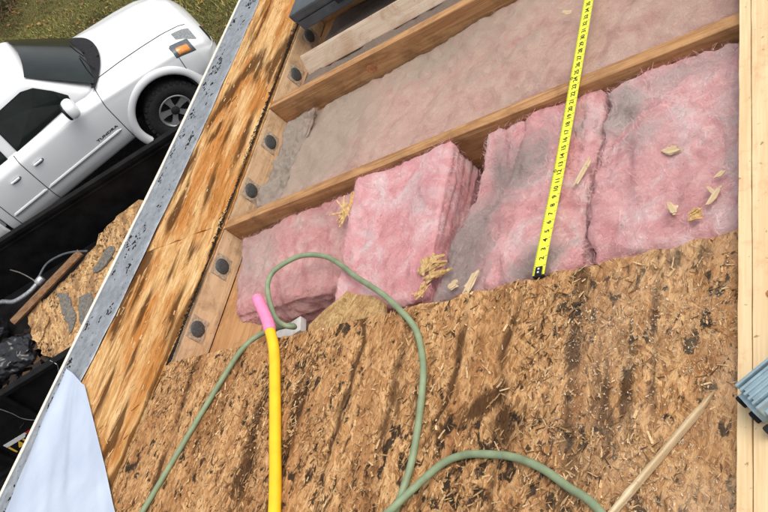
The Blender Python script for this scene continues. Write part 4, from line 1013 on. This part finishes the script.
# wheel
def lathe(prof, n, cx=0.0):
    v = []; f = []
    for k in range(n):
        a = 2 * math.pi * k / n
        for r, y in prof: v.append((r * math.cos(a), y, r * math.sin(a)))
    m = len(prof)
    for k in range(n):
        for q in range(m - 1): f.append((k * m + q, ((k + 1) % n) * m + q, ((k + 1) % n) * m + q + 1, k * m + q + 1))
    return v, f
tyre_p = [(.215, -.10), (.235, -.125), (.29, -.138), (.345, -.132), (.372, -.115), (.385, -.09), (.386, 0), (.385, .09), (.372, .115), (.345, .132), (.29, .138), (.235, .125), (.215, .10)]
wheel_src = None
def wheel(x, sgn):
    w = bpy.data.objects.new('wheel', None); col.objects.link(w); w.parent = truck; w.location = (x, sgn * .80, .400); w.scale = (1.035, 1, 1.035); w.rotation_euler = (0, 0, 0 if sgn < 0 else math.pi)
    return w
def build_wheel(w):
    v, f = lathe(tyre_p, 48); mesh('tyre', v, f, M['rubber'], w, smooth=True)
    v = []; f = []
    for k in range(30):           # tread blocks on the shoulder
        a = 2 * math.pi * k / 30; da = .065
        for yy in (-.128, .078):
            o = len(v)
            for r in (.36, .397):
                for aa in (a, a + da * 1.7):
                    for y in (yy, yy + .05): v.append((r * math.cos(aa), y, r * math.sin(aa)))
            f += [tuple(o + i for i in q) for q in ((4, 5, 7, 6), (0, 4, 6, 2), (1, 3, 7, 5), (0, 1, 5, 4), (2, 6, 7, 3))]
    tag(mesh('tread', v, f, M['rubber'], w), kind='stuff')
    v, f = lathe([(.222, -.112), (.214, -.122), (.200, -.118), (.192, -.07), (.19, .1)], 48); rim = mesh('rim', v, f, M['alloy'], w, smooth=True)
    v, f = lathe([(.0, -.035), (.19, -.035)], 32); mesh('brake_shadow', v, f, M['blackpl'], rim)
    for k in range(5):
        a = 2 * math.pi * k / 5 + .3; v = []
        for r, hw, y in ((.045, .030, -.085), (.12, .034, -.092), (.198, .052, -.105)):
            for s in (-1, 1):
                for dy in (0, .03): v.append((r * math.cos(a) - s * hw * math.sin(a), y + dy, r * math.sin(a) + s * hw * math.cos(a)))
        f = []
        for q in (0, 4): f += [(q, q + 4, q + 6, q + 2), (q, q + 1, q + 5, q + 4), (q + 2, q + 6, q + 7, q + 3)]
        mesh('spoke', v, f, M['alloy'], rim)
    v, f = lathe([(.0, -.118), (.035, -.118), (.05, -.105), (.058, -.08)], 24); mesh('hub_cap', v, f, M['blackpl'], rim, smooth=True)
w0 = wheel(0, -1); build_wheel(w0)
for x, sgn in ((0, 1), (-3.26, -1), (-3.26, 1)):
    w = wheel(x, sgn)
    for ch in list(w0.children):
        c_ = ch.copy(); col.objects.link(c_); c_.parent = w
        for g_ in ch.children: d_ = g_.copy(); col.objects.link(d_); d_.parent = c_
# cargo bed behind the cab
for sgn in (-1, 1):
    v = []; 
    xsb = np.linspace(-4.55, -2.56, 60); zsb = np.linspace(.50, 1.22, 26); f = []
    for z in zsb:
        for x in xsb: v.append((x, sgn * (.955 - .9 * max(0, z - 1.05) ** 2 - .6 * max(0, .62 - z) ** 2 * 4), z))
    for q in grid_faces(60, 26):
        c_ = np.mean([v[i] for i in q], 0)
        if math.hypot(c_[0] + 3.26, c_[2] - .41) > .49: f.append(q)
    b_ = mesh('bed_side', v, f, M['paint'], truck, smooth=True); sm = b_.modifiers.new('thick', 'SOLIDIFY'); sm.thickness = .05; sm.offset = 1 if sgn < 0 else -1
    flare(-3.26, .41, .465, .585, sgn, b_, .905)
box('bed_floor', (-4.55, -.9, .70), (-2.56, .9, .74), M['blackpl'], truck, bev=0); box('tailgate', (-4.60, -.88, .55), (-4.55, .88, 1.2), M['paint'], truck, bev=.01); box('bed_front', (-2.60, -.88, .55), (-2.56, .88, 1.2), M['paint'], truck, bev=.01)

for ch in truck.children:
    if not ch.name.startswith('wheel') or ch.name.startswith('wheel_arch'): ch.location.z += .09

# ------------------------------------------------------------------ black dump trailer
TA = math.radians(34.4); tx, ty = -4.64, 1.016
trailer = empty('dump_trailer', Matrix.Translation((tx, ty, GROUND + .006)) @ Matrix.Rotation(TA, 4, 'Z'))
tag(trailer, 'black steel dump trailer loaded with torn roofing beside the house', 'trailer')
X0, X1, WD, TOP, FLO = -1.55, 2.85, 2.07, 1.344, .68        # local: x along, y towards the pickup
box('floor', (X0, .02, FLO - .06), (X1, WD - .02, FLO), M['trailer'], trailer, bev=0)
for nm, y in (('near_wall', .0), ('far_wall', WD - .012)):
    w_ = box('side_wall', (X0, y, FLO - .26), (X1, y + .012, TOP - .04), M['trailer'], trailer, bev=0)
    yr = y - .045 if y == 0 else y - .02
    box('top_rail', (X0, yr, TOP - .05), (X1, yr + .075, TOP), M['trailer'], w_, bev=.006)
    box('lower_rail', (X0, yr, FLO - .32), (X1, yr + .075, FLO - .261), M['trailer'], w_, bev=.006)
    for x in np.arange(X0 + .30, X1, .61):
        ys_ = (y - .045, y - .001) if y == 0 else (y + .013, y + .055)
        box('stake', (x, ys_[0], FLO - .26), (x + .05, ys_[1], TOP - .052), M['trailer'], w_, bev=.004)
    if y > 0: box('inner_ledge', (X0, y - .018, TOP - .105), (X1, y - .001, TOP - .09), M['trailer'], w_, bev=.002)
    else:
        x = -.53
        box('reflector', (x, -.0035, .672), (x + .26, -.0005, .728), M['white'], w_, bev=0)
        box('reflector', (x + .261, -.0035, .672), (x + .52, -.0005, .728), M['red'], w_, bev=0)
        for q, ch in enumerate('14K'):
            me = text_mesh(ch, .155, .0012); me.materials.append(M['yellowink']); link_mesh('lettering', me, w_, (x + .01 + q * .10, -.003, .600), (math.radians(90), 0, 0))
for x in (X0 - .012, X1): box('end_wall', (x, .0, FLO - .10), (x + .012, WD, TOP - .02), M['trailer'], trailer, bev=0)
for x in np.arange(X0 + .3, X1, .5): box('cross_member', (x, .05, FLO - .16), (x + .06, WD - .05, FLO - .061), M['trailer'], trailer, bev=0)
for y in (.45, WD - .55): box('chassis_rail', (X0 + .1, y, FLO - .30), (X1 + 1.2, y + .08, FLO - .161), M['trailer'], trailer, bev=.005)
tw_v, tw_f = lathe([(.20, -.09), (.22, -.105), (.33, -.105), (.35, -.08), (.35, .08), (.33, .105), (.22, .105), (.20, .09), (.19, .0), (.0, .0)], 32)
for x in (.2, 1.05):
    for y in (-.16, WD + .16): wv = mesh('wheel', tw_v, tw_f, M['rubber'], trailer, smooth=True); wv.location = (x, y, .26)
for y0, y1 in ((-.30, -.05), (WD + .05, WD + .30)): box('mudguard', (-.25, y0, .73), (1.5, y1, .75), M['trailer'], trailer, bev=.005)

TM = Matrix.Translation((tx, ty, GROUND)) @ Matrix.Rotation(TA, 4, 'Z')
def tl(p):      # world xy at a height above ground -> trailer local
    d = Vector((p[0], p[1], GROUND + p[2])); return TM.inverted() @ d
# torn sheathing scraps in the trailer
def scrap(pts, z, label, seed, mat='scrap', th_=.012, tilt=(0, 0), name='sheathing_scrap', cat='wood scrap', group='torn sheathing in the trailer'):
    r = np.random.default_rng(seed); L = [tl((*p, z)) for p in pts]; out = []
    for k in range(len(L)):
        a, b = np.array(L[k]), np.array(L[(k + 1) % len(L)]); m = max(2, int(np.linalg.norm(b - a) / .05))
        for q in range(m): p = a + (b - a) * q / m; out.append(p + np.r_[r.normal(0, .012, 2), 0])
    out = np.array(out); c = out.mean(0); n = len(out); out[:, 2] += (out[:, 0] - c[0]) * tilt[0] + (out[:, 1] - c[1]) * tilt[1]
    v = np.vstack([out - c, out - c + (0, 0, th_), [[0, 0, th_ + .004]]]); f = [(n + q, n + (q + 1) % n, 2 * n) for q in range(n)] + [(q, (q + 1) % n, n + (q + 1) % n, n + q) for q in range(n)] + [tuple(range(n - 1, -1, -1))]
    o = mesh(name, v, f, M[mat], None, TM @ Matrix.Translation(c)); return tag(o, label, cat, group)
scrap([(-5.40, 2.09), (-5.03, 2.745), (-4.90, 2.98), (-4.50, 3.05), (-4.30, 2.55), (-4.33, 1.75), (-4.67, 1.58), (-4.98, 1.64)], .845, 'biggest tan sheathing sheet lying in the black trailer', 61)
scrap([(-4.85, 2.95), (-4.86, 3.07), (-4.66, 3.30), (-4.44, 3.45), (-4.10, 3.35), (-4.05, 2.85), (-4.40, 2.70)], .90, 'raised tan sheathing scrap with ragged top in the trailer', 62, tilt=(.05, .10))
scrap([(-5.43, 2.06), (-5.36, 2.26), (-5.06, 2.02), (-5.06, 1.76), (-5.18, 1.80)], .862, 'small tan sheathing scrap overlapping the big sheet corner', 63, tilt=(.06, -.02))
scrap([(-4.40, 3.60), (-4.62, 3.72), (-4.55, 3.98), (-4.20, 4.05), (-4.0, 3.6)], .80, 'dark-edged tan scrap at the far end of the trailer', 64, tilt=(.04, .04))
scrap([(-5.14, 2.36), (-4.98, 2.355), (-4.70, 2.05), (-4.66, 1.85), (-4.92, 2.11)], .868, 'long grey felt patch on the big trailer sheet', 65, 'felt', .006, name='felt_scrap', cat='felt scrap', group='felt scraps in the trailer')
scrap([(-4.80, 2.30), (-4.67, 2.37), (-4.46, 2.11), (-4.52, 1.85)], .869, 'grey felt patch nearest the metal eave edge', 66, 'felt', .006, name='felt_scrap', cat='felt scrap', group='felt scraps in the trailer')
scrap([(-4.76, 2.63), (-4.64, 2.90), (-4.55, 2.90), (-4.57, 2.72), (-4.69, 2.58)], .875, 'dark curled felt strip below the raised scrap', 67, 'felt', .02, tilt=(.05, .1), name='felt_scrap', cat='felt scrap', group='felt scraps in the trailer')
# rubble bed below the scraps
v = []; f = []; c = []
for k in range(1500):
    p = Vector((random.uniform(-1.5, 2.8), random.uniform(.06, WD * .62), FLO + random.uniform(.0, .15) * (1 if k % 3 else .4))); a = random.uniform(0, 6.3); L = random.uniform(.02, .09); W = random.uniform(.01, .05); d = Vector((math.cos(a), math.sin(a), random.uniform(-.3, .3))) * L; s = Vector((-math.sin(a), math.cos(a), random.uniform(-.3, .3))) * W; o = len(v)
    v += [p - d - s, p + d - s, p + d + s, p - d + s]; f.append((o, o + 1, o + 2, o + 3)); q = random.choice([(.012, .011, .011), (.02, .018, .017), (.03, .025, .02), (.012, .012, .014), (.09, .05, .025)]); c += [(*q, 1)] * 4
ru = mesh('roofing_rubble', v, f, M['flake'], None, TM, colr=c); tag(ru, 'dark shingle rubble covering the trailer floor', 'rubble', kind='stuff')
# muddy stick, steel pipe, cables, black bags
def wpath(pts, n=8): return catmull([TM.inverted() @ Vector((x, y, GROUND + z)) for x, y, z in pts], n)
P = wpath([(-5.52, 1.97, .93), (-5.25, 2.39, .94), (-4.975, 2.81, .95)]); b = P[0].copy()
tv, tf = tube(P - b, .045, 5); tag(mesh('muddy_board', tv, tf, M['stick'], None, TM @ Matrix.Translation(b)), 'muddy brown narrow board lying along the big trailer sheet', 'board')
P = wpath([(-6.15, 2.10, .90), (-5.86, 2.215, .94), (-5.64, 2.215, .95), (-5.46, 2.32, .96), (-5.375, 2.44, .97)]); b = P[0].copy()
pp = empty('steel_pipe', TM @ Matrix.Translation(b)); tag(pp, 'bent steel pipe with shiny fitting among the trailer rubbish', 'pipe')
tv, tf = tube(P - b, .026, 10); mesh('pipe_shaft', tv, tf, M['steel'], pp, smooth=True)
q = P[-1] - b; d = P[-1] - P[-2]; d /= np.linalg.norm(d); tv, tf = tube([q - d * .03, q - d * .02, q + d * .06, q + d * .065], [.03, .046, .046, .03], 12); mesh('pipe_fitting', tv, tf, M['alloy'], pp, smooth=True)
def wire(pts, r, label, mat='blackpl', name='cable', n=8):
    P = wpath(pts, n); b = P[0].copy(); tv, tf = tube(P - b, r, 6); tag(mesh(name, tv, tf, M[mat], None, TM @ Matrix.Translation(b), smooth=True), label, 'cable', 'cables at the trailer')
wire([(-5.41, 2.47, .97), (-5.36, 2.65, .99), (-5.20, 2.745, 1.0), (-5.05, 2.79, .99), (-4.88, 2.82, .95)], .013, 'grey cable arching from the pipe fitting to the sheathing', 'case')
wire([(-6.4, 2.72, .9), (-6.10, 2.655, .95), (-5.76, 2.575, .97), (-5.49, 2.475, .98), (-5.42, 2.44, .98)], .007, 'thin dark cable trailing left of the pipe fitting', 'felt')
def lwire(pts, r, label):
    P = catmull(pts, 8); b = P[0].copy(); tv, tf = tube(P - b, r, 6); tag(mesh('wire', tv, tf, M['steel'], None, TM @ Matrix.Translation(b), smooth=True), label, 'wire', 'wires on the trailer side')
lwire([(-.40, -.052, 1.33), (-.16, -.06, 1.29), (-.10, -.06, 1.12), (-.09, -.06, .97), (-.02, -.06, .85), (.12, -.06, .78), (.3, -.055, .80)], .004, 'thin pale wire sagging down the near trailer wall')
lwire([(.56, .01, 1.349), (.61, -.055, 1.34), (.60, -.06, 1.30), (.50, -.06, 1.16), (.47, -.06, 1.08)], .004, 'short pale wire hanging over the trailer rail')
def bag(c, r, label, seed):
    c = TM.inverted() @ Vector((c[0], c[1], GROUND + c[2])); bm = bmesh.new(); bmesh.ops.create_icosphere(bm, subdivisions=5, radius=1); P = np.array([v_.co[:] for v_ in bm.verts])
    k = 1 + .22 * fbm(P * 1.6 + seed, 3, seed) + .13 * np.abs(fbm(P * 4 + seed, 3, seed + 5)); P = P * k[:, None] * r; P[:, 2] = np.maximum(P[:, 2], -r[2] * .8)
    F = [[v_.index for v_ in f_.verts] for f_ in bm.faces]; bm.free(); o = mesh('rubbish_bag', P + (0, 0, r[2] * .8), F, M['bag'], None, TM @ Matrix.Translation((c.x, c.y, FLO)), smooth=True); tag(o, label, 'rubbish bag', 'bags in the trailer')
bag((-5.42, 1.62, .7), (.30, .22, .16), 'crumpled black plastic bag in the trailer by the tan sheets', 3)
bag((-6.00, 1.75, .7), (.34, .30, .24), 'taller black plastic bag at the left edge of the trailer', 9)
